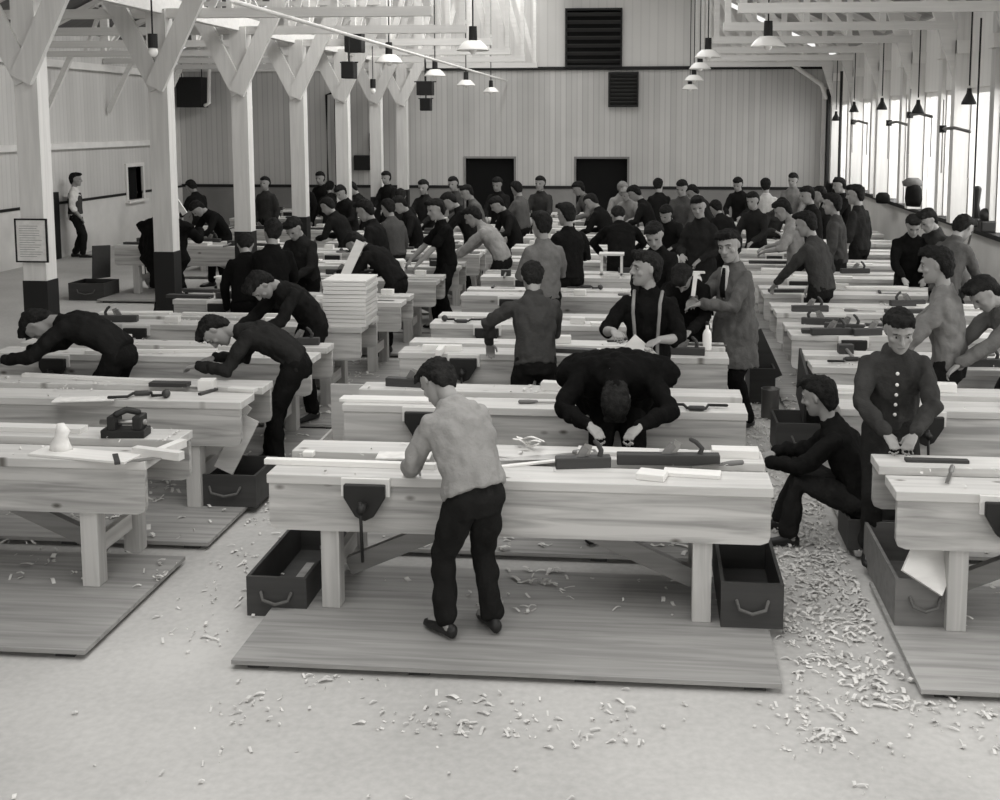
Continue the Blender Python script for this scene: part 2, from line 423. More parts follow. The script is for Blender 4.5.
    for i, sx in enumerate((-1, 1)):
        Hj = pel+rp*sx*.052*h-V((0, 0, .02*h))
        A = V(feet[i]) if feet else V((sx*.075*h, .03*h*(1 if i else -1), .045*h))
        pole = V(knees[i]) if knees else V((sx*.12, 1, 0))
        K, A = ik(Hj, A, lt, lt*.93, pole)
        ank.append(A); kn.append(K)
        B.tube([Hj, K, K.lerp(A, .35), A], [.046*h, .032*h, .031*h, .022*h])
        B.tube([A+V((0, -.02*h, -.012*h)), A+V((sx*.01, .09*h, -.02*h))], .018*h)
    ob = B.build('body', skin, root); 
    if near == 2:
        s = []
        for sx in (-1, 1):
            p = hp_((sx*.14, .37, .035)); s += [*p, .105*hh, .045*hh, *Y]
        ob['sockets'] = s
    voxel(ob, vox if near else .017, 2 if near == 2 else 1)
    # top garment
    G = MB(); G.n = 18 if near else 12
    k = 1.0
    hem = pel+dr[0]*hemup*h
    if coat:
        dn = V((0, 0, -1))
        G.loft([(pel+dn*.20*h+V((0, .012*h, 0)), rp*.130*h, V((0, 1, 0))*.122*h), (pel+dn*.10*h+V((0, .01*h, 0)), rp*.120*h, V((0, 1, 0))*.110*h),ringb(pel, .122, .104),ringb(waist, .106, .084),ringb(chest, .112, .078),ringb(nb-up*.055*h, .103*wide, .062),ringb(nb-up*.028*h, .084*wide, .052),ringb(nb-up*.008*h, .058*wide, .043),ringb(nb+up*.018*h, .041, .038)])
    else:
        G.loft([ringb(hem, .104, .078),ringb(pel+dr[0]*(hemup+.03)*h, .102, .076),ringb(waist, .097, .071),ringb(chest-up*.02*h, .106*wide, .074),ringb(chest+up*.04*h, .110*wide, .072),ringb(nb-up*.050*h, .100*wide, .060),ringb(nb-up*.026*h, .082*wide, .052),ringb(nb-up*.008*h, .056*wide, .042),ringb(nb+up*.018*h, .041, .038)])
    if 'high collar' in extra: G.tube([nb-up*.03*h, nb+up*.01*h, neck_top, hp_((0, -.20, -.20))], [.05*h, .044*h, .042*h, .040*h])
    if 'collar' in extra or near:
        G.tube([nb+up*.012*h-fw*.033*h, nb+up*.015*h+rt*.036*h, nb-up*.004*h+fw*.038*h, nb+up*.015*h-rt*.036*h, nb+up*.012*h-fw*.033*h], .010*h)
    for S, E, T in zip(sh, el, wr):
        if sleeve == 'long': G.tube([S-up*.002*h, S.lerp(E, .5), E, E.lerp(T, .5), T-(T-E)*.06], [.033*h, .038*h, .034*h, .031*h, .026*h])
        elif sleeve == 'rolled': G.tube([S-up*.002*h, S.lerp(E, .5), E, E.lerp(T, .22)], [.034*h, .038*h, .035*h, .034*h])
        else: G.tube([S-up*.002*h, S.lerp(E, .55), S.lerp(E, .75)], [.034*h, .038*h, .038*h])
    og = G.build('coat' if coat else ('shirt' if sleeve != 'long' else 'jacket'), cloth(top), root)
    voxel(og, (.02, .014, .010)[near], 3 if near else 1, (.010, .016, .020)[near]*h/1.66, .095)
    # trousers
    Tm = MB(); Tm.n = 14
    Tm.loft([(pel-V((0, 0, .075*h)), rp*.085*h, V((0, 1, 0))*.070*h), (pel-V((0, 0, .02*h)), rp*.096*h, V((0, 1, 0))*.076*h), ring(pel+dr[0]*.05*h, .088, .062)])
    for i in range(2):
        Hj = pel+rp*(-1 if i == 0 else 1)*.048*h-V((0, 0, .02*h))
        K, A = kn[i], ank[i]
        Tm.tube([Hj, Hj.lerp(K, .5), K, K.lerp(A, .5), A+(K-A)*.10], [.058*h, .054*h, .044*h, .040*h, .039*h])
    ot = Tm.build('trousers', cloth(trou), root)
    voxel(ot, (.022, .016, .011)[near], 2, (.010, .014, .016)[near], .10)
    # shoes
    for i in range(2):
        A = ank[i]; S = MB(); S.n = 12
        d = V(((-.25, .25)[i]*.6, 1, 0)).normalized(); sdv = V((d.y, -d.x, 0)); u = V((0, 0, 1)); q = h/1.66
        zz = A.z-.045*h
        c = V((A.x, A.y, 0))
        S.loft([(c-d*.075*q+u*(zz+.035*q), sdv*.016*q, u*.02*q), (c-d*.06*q+u*(zz+.042*q), sdv*.032*q, u*.040*q), (c+u*(zz+.050*q), sdv*.036*q, u*.048*q), (c+d*.06*q+u*(zz+.038*q), sdv*.040*q, u*.036*q), (c+d*.13*q+u*(zz+.028*q), sdv*.045*q, u*.027*q), (c+d*.18*q+u*(zz+.022*q), sdv*.036*q, u*.021*q), (c+d*.205*q+u*(zz+.02*q), sdv*.012*q, u*.012*q)])
        S.build('shoe', M_SHOE, root, smooth=True)
    # hair
    Hm = MB(); Hm.n = 16
    if 'cap' in extra:
        Hm.loft([(hp_((0, (yf+yb)/2, z)), X*w*hh, Y*(yf-yb)/2*hh) for z, w, yf, yb in [(.12,.355,.40,-.50),(.26,.37,.42,-.52),(.38,.37,.40,-.50),(.50,.30,.30,-.40),(.55,.12,.12,-.18)]])
        Hm.loft([(hp_((0, .40, .16)), X*.24*hh, (Mh @ V((0, 0, 1)))*.02*hh), (hp_((0, .62, .11)), X*.14*hh, (Mh @ V((0, 0, 1)))*.012*hh)])
        oh = Hm.build('cap', cloth(.5), root); voxel(oh, .01 if near else .016, 1)
    Hm = MB(); Hm.n = 16
    Hm.loft([(hp_((0, (yf+yb)/2, z)), X*w*hh, Y*(yf-yb)/2*hh) for z, w, yf, yb in HAIR])
    if near and 'cap' not in extra:
        for q in (-.18, -.04, .1, .2): Hm.tube([hp_((q, .1, .50)), hp_((q*1.1, .31, .46)), hp_((q*1.3, .37, .37))], [.07*hh, .085*hh, .04*hh])
    oh = Hm.build('hair', M_HAIR if hair < .1 else M_HAIRL, root); voxel(oh, .008 if near == 2 else .016, 1, .010 if near else .006, .03)
    # face details
    if near == 2:
        for sx in (-1, 1):
            e = MB().ell(hp_((sx*.14, .305, .03)), .055*hh, .05*hh, .028*hh, Mh).build('eye', M_EYEW, root, smooth=True)
            MB().ell(hp_((sx*.14, .345, .032)), .026*hh, .02*hh, .028*hh, Mh).build('iris', M_EYE, e, smooth=True)
            MB().tube([hp_((sx*.065, .38, .135)), hp_((sx*.14, .37, .148)), hp_((sx*.22, .315, .125))], [.010*hh, .012*hh, .007*hh]).build('eyebrow', M_HAIR, root, smooth=True)
        MB().tube([hp_((-.085, .375, -.268)), hp_((0, .402, -.262)), hp_((.085, .375, -.268))], [.012*hh, .020*hh, .012*hh]).build('mouth', M_LIP, root, smooth=True)
    if near < 2:
        for sx in (-1, 1): MB().ell(hp_((sx*.14, .335, .05)), .075*hh, .035*hh, .04*hh, Mh, 8, 5).build('eye', M_SHADE, root, smooth=True)  # dark ellipsoid paints the eye together with its socket shadow
        if near: MB().ell(hp_((0, .385, -.265)), .09*hh, .025*hh, .016*hh, Mh, 8, 5).build('mouth', M_LIP, root, smooth=True)
    if 'buttons' in extra:
        for t in range(5):
            c = (waist.lerp(nb-up*.03*h, (t+.1)/4.8)); c = c+fw*(.079 if t < 4 else .07)*h
            MB().ell(c, .011, .006, .011, None, 8, 5).build('button', M_ENAMEL, root, smooth=True)
    if 'suspenders' in extra:
        for sx in (-1, 1):
            b = MB(); q = []
            for c, d_, w_ in ((pel+dr[0]*.02*h, .083, .05), (waist, .079, .05), (chest-up*.02*h, .083, .055), (chest+up*.04*h, .081, .06), (nb-up*.04*h, .069, .06), (nb+up*.004*h, .012, .064)):
                q.append(c+fw*d_*h+rt*sx*w_*h)
            b.n = 8
            b.tube(q, [.013]*6, .3, fw).build('suspender', cloth(.22), root, smooth=True)
    if 'tie' in extra:
        b = MB(); b.loft([(nb+fw*.062*h-up*.005*h, rt*.016, fw*.01), (nb-up*.02*h+fw*.064*h, rt*.02, fw*.012), (chest+up*.02*h+fw*.082*h, rt*.035, fw*.01), (chest-up*.03*h+fw*.082*h, rt*.03, fw*.01)])
        b2 = MB(); b2.loft([(nb+fw*.050*h+up*.004*h, rt*.035, fw*.012), (nb-up*.02*h+fw*.055*h, rt*.05, fw*.016), (chest+fw*.075*h, rt*.035, fw*.012), (chest-up*.04*h+fw*.072*h, rt*.008, fw*.01)])
        b2.build('shirt_front', cloth(.6), root, smooth=True); b.build('tie', cloth(.02), root, smooth=True)
    if 'vest' in extra:
        b = MB(); b.n = 16
        b.loft([ring(pel, .108, .084), ring(waist, .102, .078), ring(chest, .100, .083), ring(nb-up*.05*h, .075, .07)])
        o = b.build('vest', cloth(.06), root); voxel(o, .016, 1)
    return root
def at(px, y, z=0.): # x of pixel column px at depth y
    return aty(px, 400, y).x

# --- close figures
V = Vector
person('boy in pale grey pullover and dark trousers bending over front of the nearest workbench', at(466, 5.45), 5.45, face=38, h=1.50, lean=25, side=-4, hp=30, hemup=.0, bulk=1.10, hy=10, ht=0, top=.26, trou=.022, near=2,
       foot=.055, LH=(-.14, .36, .80), RH=(.16, .40, .80), feet=((-.10, .04, .07), (.13, -.03, .07)), curl=25)
person('worker in dark jacket doubled over behind the nearest workbench, face hidden', at(617, 6.95), 6.95, face=180, h=1.66, lean=64, hp=82, top=.010, trou=.012, near=2,
       foot=.055, LH=(-.15, .52, .84), RH=(.15, .52, .84), curl=40, wide=1.3, bulk=1.65, eL=(-1, .1, -.5), eR=(1, .1, -.5), hs=1.0, extra=('high collar',))
person('boy in dark buttoned work jacket facing the camera behind right front workbench', at(893, 6.72), 6.72, face=176, h=1.56, lean=14, hp=12, hy=3, top=.04, trou=.03, near=2,
       foot=.055, LH=(-.07, .37, .86), RH=(.09, .37, .86), extra=('buttons', 'collar'), curl=40, wide=1.1, eL=(-1, -.2, -.3), eR=(1, -.2, -.3))
person('boy in dark clothes sitting on a box, turned left, wrists on his knees', at(852, 7.02), 7.02, face=78, h=1.60, lean=24, hp=-8, hy=-18, top=.016, trou=.028, near=2,
       pelvis=(0, -.06, .34), feet=((-.13, .36, .07), (.13, .44, .07)), LH=(-.08, .50, .52), RH=(.12, .47, .53), curl=45, eL=(-.7, -.4, -.4), eR=(.7, -.4, -.4), knees=((-.2, 1, .5), (.2, 1, .5)))
person('boy in light grey jacket shown in left profile behind second right workbench', at(944, 8.35), 8.35, face=70, h=1.70, lean=7, hp=4, hy=0, top=.17, trou=.02, near=2,
       foot=.055, LH=(-.22, .36, .86), RH=(.05, .40, .9), extra=('collar',))
person('tall boy in black shirt with suspenders looking left and holding a short board', at(648, 8.38), 8.38, face=172, h=1.64, lean=5, hp=-2, hy=-62, top=.012, trou=.014, near=2,
       foot=.055, sleeve='rolled', LH=(-.12, .33, 1.04), RH=(.21, .33, 1.09), extra=('suspenders', 'collar'), curl=45, wide=1.05)
person('boy with dark sweater and shaded hair seen from behind, sanding on the third middle workbench', at(535, 8.5), 8.5, face=12, h=1.57, lean=16, hp=22, top=.05, trou=.018, near=2,
       foot=.055, LH=(-.33, .30, .86), RH=(.1, .38, .86), extra=('collar',), eL=(-1, -.2, .2))
person('older man in long grey tweed coat with tie, holding a small rule', at(733, 9.8), 9.8, face=128, h=1.74, lean=5, hp=10, hy=25, top=.10, trou=.014, near=2,
       coat=True, LH=(-.02, .40, 1.12), RH=(.12, .36, 1.14), extra=('tie', 'collar'))
person('boy in dark clothes with bowed head beside the grey coated man', at(688, 9.86), 9.86, face=165, h=1.58, lean=30, hp=40, top=.013, trou=.013, near=1, LH=(-.1, .42, .85), RH=(.12, .42, .86), foot=.055)
person('boy in dark sweater looking down behind the boy with suspenders', at(657, 9.9+1.35), 11.2, face=160, h=1.66, lean=8, hp=26, hy=10, top=.014, trou=.013, near=1, LH=(-.1, .36, .9), RH=(.1, .36, .9), foot=.055)
person('boy in dark jacket bent far over the second workbench of the left column', at(272, 8.12), 8.12, face=100, h=1.60, lean=66, hp=12, hy=6, top=.03, trou=.015, near=2,
       foot=.055, LH=(-.16, .50, .82), RH=(.14, .44, .82), hs=1.05)
person('boy in black jacket leaning over left workbench just left of the stacked trays', at(300, 9.5), 9.5, face=138, h=1.62, lean=46, hp=26, top=.022, trou=.015, near=2,
       foot=.055, LH=(-.12, .50, .82), RH=(.2, .50, .82), extra=('collar',))
person('dark clothed worker stooping far left, head behind the first post', at(96, 8.15), 8.15, face=92, h=1.68, lean=68, hp=20, top=.02, trou=.015, near=1, foot=.055, LH=(-.2, .6, .82), RH=(.2, .6, .82))
person('worker in grey jacket leaning in at right edge over the second right workbench', at(1012, 8.35), 8.35, face=105, h=1.62, lean=28, hp=20, top=.12, trou=.03, near=1, foot=.055, LH=(-.1, .55, .84), RH=(.15, .55, .84))
# --- middle distance
person('boy in grey sweater standing with his back turned, centre of hall', at(544, 11.3), 11.3, face=25, h=1.70, lean=3, hp=12, hy=10, top=.15, trou=.02, near=1, foot=.055, LH=(-.08, .33, 1.0), RH=(.12, .33, .96))
person('boy in black sweater with bent elbow right of the grey sweatered boy', at(569, 12.75), 12.75, face=30, h=1.68, lean=4, hp=12, hy=15, top=.016, trou=.016, near=1, foot=.055, LH=(-.05, .32, 1.1), RH=(.14, .3, 1.05))
person('boy in black short sleeved shirt with bare forearms beside left column workbenches', at(446, 13.9), 13.9, face=115, h=1.66, lean=8, hp=10, hy=10, top=.012, trou=.015, near=1, foot=.055, sleeve='short', LH=(-.15, .38, .86), RH=(.2, .40, .86))
person('boy in pale shirt and dark trousers leaning left with straight arms', at(494, 15.2), 15.2, face=80, h=1.68, lean=36, hp=0, top=.27, trou=.02, near=1, LH=(-.15, .52, .86), RH=(.12, .52, .86))
person('dark jacketed worker just behind the pale shirted leaning boy', at(467, 16.2), 16.2, face=100, h=1.66, lean=25, hp=20, top=.016, trou=.015, near=0, LH=(-.15, .45, .86), RH=(.12, .45, .86), foot=.055)
person('boy bending with one end of a long plank, right of stacked trays', at(386, 12.25), 12.25, face=75, h=1.64, lean=48, hp=15, top=.02, trou=.015, near=1, foot=.055, LH=(-.12, .50, .92), RH=(.1, .42, .86))
person('boy with dark head leaning left in front of the grey suited worker', at(380, 13.9), 13.9, face=80, h=1.66, lean=14, hp=15, top=.02, trou=.02, near=1, foot=.055)
person('worker in grey suit jacket with his back turned near third post', at(396, 15.3), 15.3, face=50, h=1.56, lean=10, hp=15, top=.07, trou=.02, near=0, foot=.055)
person('boy in black jacket seen from behind left of the stacked trays', at(276, 11.0), 11.0, face=12, h=1.64, lean=8, hp=14, hy=20, top=.013, trou=.013, near=1, foot=.055, LH=(-.1, .36, .9), RH=(.12, .36, .9))
person('stooping dark figure at the foot of the third post', at(250, 11.25), 11.25, face=20, h=1.55, lean=25, hp=25, top=.01, trou=.01, near=0, foot=.055)
person('boy in dark open collared jacket facing camera left of the long plank', at(307, 12.5), 12.5, face=165, h=1.60, lean=15, hp=28, top=.03, trou=.012, near=1, foot=.055, LH=(-.1, .36, .88), RH=(.12, .36, .88))
person('big man in long black coat standing half hidden behind the second post', at(171, 13.9), 13.9, face=-10, h=1.74, lean=3, hp=10, top=.011, trou=.010, near=1, coat=True, wide=1.5, bulk=1.6, LH=None, RH=(.25, .4, 1.25))
person('man in white shirt and dark vest walking beside the left wall', at(84, 21.2), 21.2, face=-75, h=1.66, lean=0, hp=5, top=.62, trou=.025, near=1, extra=('vest',), sleeve='rolled', LH=(-.28, -.12, .85), RH=(.2, .14, .80), feet=((-.08, -.06, .07), (.08, .12, .07)))
person('dark figure bent by the second post among left side benches', at(222, 17.55), 17.55, face=140, h=1.62, lean=40, hp=20, top=.014, trou=.013, near=0, LH=(-.1, .45, .86), RH=(.12, .45, .86))
person('dark figure standing between the third and fourth posts by far wall', at(272, 21.2), 21.2, face=170, h=1.62, lean=2, hp=5, top=.035, trou=.015, near=0)
person('dark figure just right of the fourth post by far wall', at(310, 21.4), 21.4, face=160, h=1.68, lean=3, hp=8, top=.02, trou=.015, near=0)
person('dark figure further right of the fourth post by far wall', at(327, 22.6), 22.6, face=170, h=1.66, lean=8, hp=8, top=.015, trou=.015, near=0)
person('boy in dark gown standing upright right of the grey coated man', at(698, 14.2), 14.2, face=150, h=1.74, lean=2, hp=18, hy=20, top=.028, trou=.014, coat=True, near=1, LH=(-.12, .22, .95), RH=(.1, .3, 1.0))
person('worker in black bending away over small white frame, centre of hall', at(620, 14.3), 14.3, face=10, h=1.66, lean=28, hp=30, top=.014, trou=.012, coat=True, near=1, foot=.055, wide=1.15, LH=(-.2, .38, .88), RH=(.2, .38, .88), eL=(-1, -.2, .1), eR=(1, -.2, .1))
person('boy in dark sweater turned left with one arm bent, right column', at(814, 12.1), 12.1, face=55, h=1.68, lean=14, hp=8, hy=10, top=.045, trou=.018, near=1, foot=.055, LH=(-.15, .42, .86), RH=(.12, .12, .86), wide=1.12, eR=(1, -.8, 0))
person('boy in grey sweater in left profile behind the dark sweatered boy', at(832, 14.1), 14.1, face=70, h=1.70, lean=4, hp=6, top=.05, trou=.02, near=1, foot=.055)
person('boy in dark sweater with rolled sleeves near the right wall', at(854, 15.6), 15.6, face=50, h=1.74, lean=4, hp=6, hy=20, top=.03, trou=.02, near=1, sleeve='rolled', foot=.055)
person('boy in pale shirt looking down in left profile, right column', at(790, 15.2), 15.2, face=85, h=1.64, lean=10, hp=22, top=.26, trou=.02, near=1, sleeve='rolled', LH=(-.1, .36, .95), RH=(.1, .36, .98), foot=.055)
person('dark haired boy turned left behind the pale shirted boy, right side', at(808, 16.9), 16.9, face=110, h=1.66, lean=8, hp=10, top=.02, trou=.02, near=0, foot=.055)
person('boy in black sweater facing camera over a bench by the right wall', at(905, 13.5), 13.5, face=175, h=1.60, lean=16, hp=20, top=.012, trou=.014, near=1, foot=.055, extra=('collar',), LH=(-.12, .36, .84), RH=(.12, .36, .84), wide=1.1)
person('boy in dark jacket with head bowed beside the black sweatered boy', at(932, 13.15), 13.15, face=120, h=1.66, lean=12, hp=25, top=.035, trou=.02, near=1, foot=.055)
person('boy in mid grey pullover stooping over bench by right wall', at(944, 11.7), 11.7, face=-50, h=1.70, lean=18, hp=24, top=.085, trou=.015, near=1, foot=.055, LH=(-.12, .40, .84), RH=(.12, .40, .84))
# --- far group
far = [
 ('man in white shirt seen from behind near the far wall, right of centre', 762, 20.6, 10, 1.66, 4, .42, .02, 'rolled'),
 ('man in pale jacket facing camera by the far wall, rightmost there', 788, 22.0, 170, 1.70, 4, .16, .03, 'long'),
 ('dark figure just left of the white shirted man at the far wall', 736, 21.4, 160, 1.66, 14, .02, .02, 'long'),
 ('figure in dark apron and mottled shirt below the white shirted man', 752, 16.8, 150, 1.64, 12, .03, .02, 'long'),
 ('hunched dark figure left of the mottled shirted worker', 722, 17.6, 30, 1.58, 34, .018, .02, 'long'),
 ('boy in light shirt bending before the right far doorway', 588, 20.8, 120, 1.64, 24, .13, .03, 'long'),
 ('boy with fair hair leaning, right of the far right doorway edge', 618, 21.2, 200, 1.62, 18, .25, .03, 'rolled'),
 ('fair haired boy in pale shirt beside another before right doorway', 628, 20.0, 160, 1.56, 24, .24, .03, 'rolled'),
 ('dark figure leaning left before the far right doorway', 603, 18.0, 60, 1.62, 26, .016, .015, 'long'),
 ('dark figure right of the far right doorway, arms bent', 645, 19.2, 80, 1.66, 22, .02, .02, 'long'),
 ('dark figure standing against far wall between doorway and white shirt', 657, 20.4, 10, 1.66, 6, .02, .02, 'long'),
 ('boy in grey shirt facing camera near middle of far wall', 680, 18.4, 170, 1.72, 5, .07, .03, 'long'),
 ('stooping dark boy with broad back, far centre right', 668, 16.2, 165, 1.60, 30, .02, .02, 'long'),
 ('dark figure before the left edge of far left doorway', 458, 20.2, 150, 1.66, 6, .05, .02, 'long'),
 ('boy in light shirt leaning, below the far left doorway', 478, 19.0, 110, 1.62, 18, .10, .02, 'long'),
 ('dark haired figure before the right half of far left doorway', 500, 20.2, 170, 1.66, 6, .02, .02, 'long'),
 ('boy in grey shirt between the two far doorways, left one', 522, 19.6, 60, 1.64, 8, .09, .02, 'long'),
 ('boy in dark shirt facing camera between far doorways, right one', 541, 20.2, 175, 1.68, 5, .035, .02, 'rolled'),
 ('dark stooping figure beneath the boys between far doorways', 511, 17.0, 120, 1.60, 24, .02, .02, 'long'),
 ('dark figure standing behind the pale shirted leaning boy', 428, 19.6, 165, 1.66, 6, .03, .02, 'long'),
 ('dark figure in shadow left of the far left doorway', 405, 18.6, 20, 1.62, 20, .02, .02, 'long'),
 ('dark figure in shadow between fifth and sixth posts', 352, 18.8, 150, 1.62, 16, .02, .02, 'long'),
 ('dark figure by the right corner of the far wall', 838, 20.6, 100, 1.68, 6, .015, .015, 'long'),
 ('dark figure left of the right corner, half behind others', 822, 18.6, 60, 1.64, 10, .02, .02, 'long'),
 ('stooping dark figure near the foot of the far right corner', 770, 18.4, 200, 1.58, 30, .04, .02, 'long')]
far += [
 ('dark figure under the fork of the fifth post, back turned', 335, 20.6, 20, 1.60, 14, .02, .02, 'long'),
 ('dark stooping figure between fifth and sixth posts at the rear', 366, 20.9, 90, 1.60, 22, .02, .02, 'long'),
 ('dark figure right of the sixth post in shadow', 392, 22.9, 160, 1.66, 8, .02, .02, 'long'),
 ('dark figure bending low among the benches below the switch box', 345, 16.6, 70, 1.62, 30, .018, .02, 'long'),
 ('dark figure with bowed head in front of the farthest posts', 415, 17.3, 120, 1.62, 20, .02, .02, 'long'),
 ('dark figure working beside the wall end of the far left benches', 205, 20.4, 60, 1.64, 18, .02, .02, 'long'),
 ('dark figure in front of the switch box at rear left', 352, 24.0, 175, 1.66, 6, .02, .02, 'long'),
 ('dark figure bending left before the middle of far wall boards', 702, 20.4, 80, 1.62, 24, .03, .02, 'long')]
for lb, px, yy, fc, h, ln, tp, tr, sl in far:
    person(lb, at(px, yy), yy, face=fc, h=h, lean=ln, hp=10+random.uniform(-4, 14), hy=random.uniform(-20, 20), top=tp, trou=tr, near=0, sleeve=sl, hair=.3 if 'fair' in lb else .018,
           LH=(-.12, .36, .9), RH=(.14, .34, .92))
bake_all()

# ================================================================== THE HALL
YB, XL, XR, ZC = 27.0, -11.45, 4.25, 3.87
floor = MB().box(XL-.3, XR+.3, -4.2, YB+.3, -.1, 0)
struct('floor', floor, M_FLOOR)
# far wall with two doorways
D1, D2, DT = (-4.36, -3.19), (-1.70, -.48), 1.78
fw = MB()
for x0, x1 in ((XL, D1[0]), (D1[1], D2[0]), (D2[1], XR)): fw.box(x0, x1, YB, YB+.15, 1.10, DT)
fw.box(XL, XR, YB, YB+.15, DT, ZC)
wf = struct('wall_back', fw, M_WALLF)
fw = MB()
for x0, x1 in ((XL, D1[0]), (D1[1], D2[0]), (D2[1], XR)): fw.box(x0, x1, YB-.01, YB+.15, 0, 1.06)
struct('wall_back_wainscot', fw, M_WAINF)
fw = MB()
for x0, x1 in ((XL, D1[0]), (D1[1], D2[0]), (D2[1], XR)): fw.box(x0, x1, YB-.03, YB+.1, 1.06, 1.13)
struct('trim_1', fw, M_BLACK)
gab = MB().prism([(XL, ZC+.08), (XR, ZC+.08), (XR, 4.15), (-3.6, 8.0), (XL, 4.35)], YB+.0, YB+.12)
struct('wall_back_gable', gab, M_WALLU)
struct('trim_2', MB().box(-5.3, XR, YB-.06, YB+.1, ZC, ZC+.08), M_BLACK)
struct('trim_3', MB().box(XL, -5.3, YB-.06, YB+.1, ZC, ZC+.08), M_WHITE)
for i, (a, b) in enumerate((D1, D2)):
    d = struct('door_%d' % (i+1), MB().box(a, b, YB+.10, YB+.14, 0, DT), M_VOID)  # flat black panel painted as the darkness beyond the open doorway
    fr = MB().box(a-.05, a, YB-.03, YB+.1, 0, DT).box(b, b+.05, YB-.03, YB+.1, 0, DT).box(a-.05, b+.05, YB-.03, YB+.1, DT, DT+.05)
    fr.build('door_frame', M_WAINF, d)
struct('wall_front', MB().prism([(XL-.3, 0), (XR+.3, 0), (XR+.3, 4.2), (-3.6, 8.15), (XL-.3, 4.35)], -4.2, -4.05), M_WALLU)
# left wall
wy0, wy1, wz0, wz1 = 24.0, 24.75, .93, 1.66
lw = MB().box(XL-.15, XL, -4, YB, 1.66, 3.78).box(XL-.15, XL, -4, wy0, 1.08, 1.66).box(XL-.15, XL, wy1, YB, 1.08, 1.66).box(XL-.15, XL-.02, -4, YB, 3.78, 4.45)
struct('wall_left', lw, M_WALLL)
lw = MB().box(XL-.15, XL+.01, -4, wy0, 0, 1.05).box(XL-.15, XL+.01, wy1, YB, 0, 1.05).box(XL-.15, XL+.01, wy0, wy1, 0, wz0)
struct('wall_left_wainscot', lw, M_WAINL)
struct('trim_4', MB().box(XL-.1, XL+.03, -4, wy0, 1.05, 1.10).box(XL-.1, XL+.03, wy1, YB, 1.05, 1.10), M_BLACK)
struct('trim_5', MB().box(XL, XL+.10, -4, 25.9, 2.12, 2.24).box(XL, XL+.10, 25.8, 25.9, 1.85, 2.12), M_WHITE)
struct('trim_6', MB().box(XL-.1, XL+.12, -4, YB, 3.70, 3.84), M_WHITE)
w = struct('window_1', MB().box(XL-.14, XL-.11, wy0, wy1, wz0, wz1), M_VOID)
MB().box(XL-.15, XL+.05, wy0-.08, wy0, wz0-.06, wz1+.08).box(XL-.15, XL+.05, wy1, wy1+.08, wz0-.06, wz1+.08).box(XL-.15, XL+.05, wy0, wy1, wz1, wz1+.08).build('window_frame', M_WHITE, w)
MB().box(XL-.12, XL+.12, wy0-.1, wy1+.1, wz0-.06, wz0).build('window_sill', M_WHITE, w)
d3 = struct('door_3', MB().box(XL+.0, XL+.06, 20.55, 21.0, 0, 1.30), M_BLACK)
MB().box(XL+.0, XL+.09, 20.48, 20.55, 0, 1.75).build('door_frame', M_WHITE, d3)
# right wall: solid dado, studs, windows between, plain boards above
ys = [10.6+1.26*k-2.52*6 for k in range(26)]
struct('wall_right', MB().box(XR, XR+.15, -4, YB, 0, 1.24), M_WAINR)
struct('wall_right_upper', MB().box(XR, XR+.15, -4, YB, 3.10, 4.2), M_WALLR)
struct('trim_7', MB().box(XR-.10, XR+.15, -4, YB, 1.24, 1.30), M_BLACK)
n = 2
for k, y in enumerate(ys[:-1]):
    if y > YB: break
    w0, w1 = y+.11, min(ys[k+1]-.11, YB-.02)
    if w1-w0 < .3: continue
    wi = struct('window_%d' % n, MB().box(XR+.02, XR+.16, y-.11, y+.11, 1.30, 3.10), M_WHITE)
    MB().box(XR+.08, XR+.09, w0, w1, 1.30, 3.10).build('window_glass', M_GLASS, wi)
    MB().box(XR+.03, XR+.14, w0, w1, 3.03, 3.10).build('window_head', M_WHITE, wi)
    n += 1
# roof
th = .1
rf = MB().raw([(XL-.3, -4.2, 4.3), (-3.6, -4.2, 8.1), (-3.6, YB+.2, 8.1), (XL-.3, YB+.2, 4.3), (XL-.3, -4.2, 4.4), (-3.6, -4.2, 8.2), (-3.6, YB+.2, 8.2), (XL-.3, YB+.2, 4.4)], ((0,3,2,1),(4,5,6,7),(0,1,5,4),(1,2,6,5),(2,3,7,6),(3,0,4,7)))
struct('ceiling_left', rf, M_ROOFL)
rf = MB().raw([(XR+.3, -4.2, 4.15), (-3.6, -4.2, 8.1), (-3.6, YB+.2, 8.1), (XR+.3, YB+.2, 4.15), (XR+.3, -4.2, 4.25), (-3.6, -4.2, 8.2), (-3.6, YB+.2, 8.2), (XR+.3, YB+.2, 4.25)], ((0,1,2,3),(7,6,5,4),(0,4,5,1),(1,5,6,2),(2,6,7,3),(3,7,4,0)))
struct('ceiling_right', rf, M_ROOF)
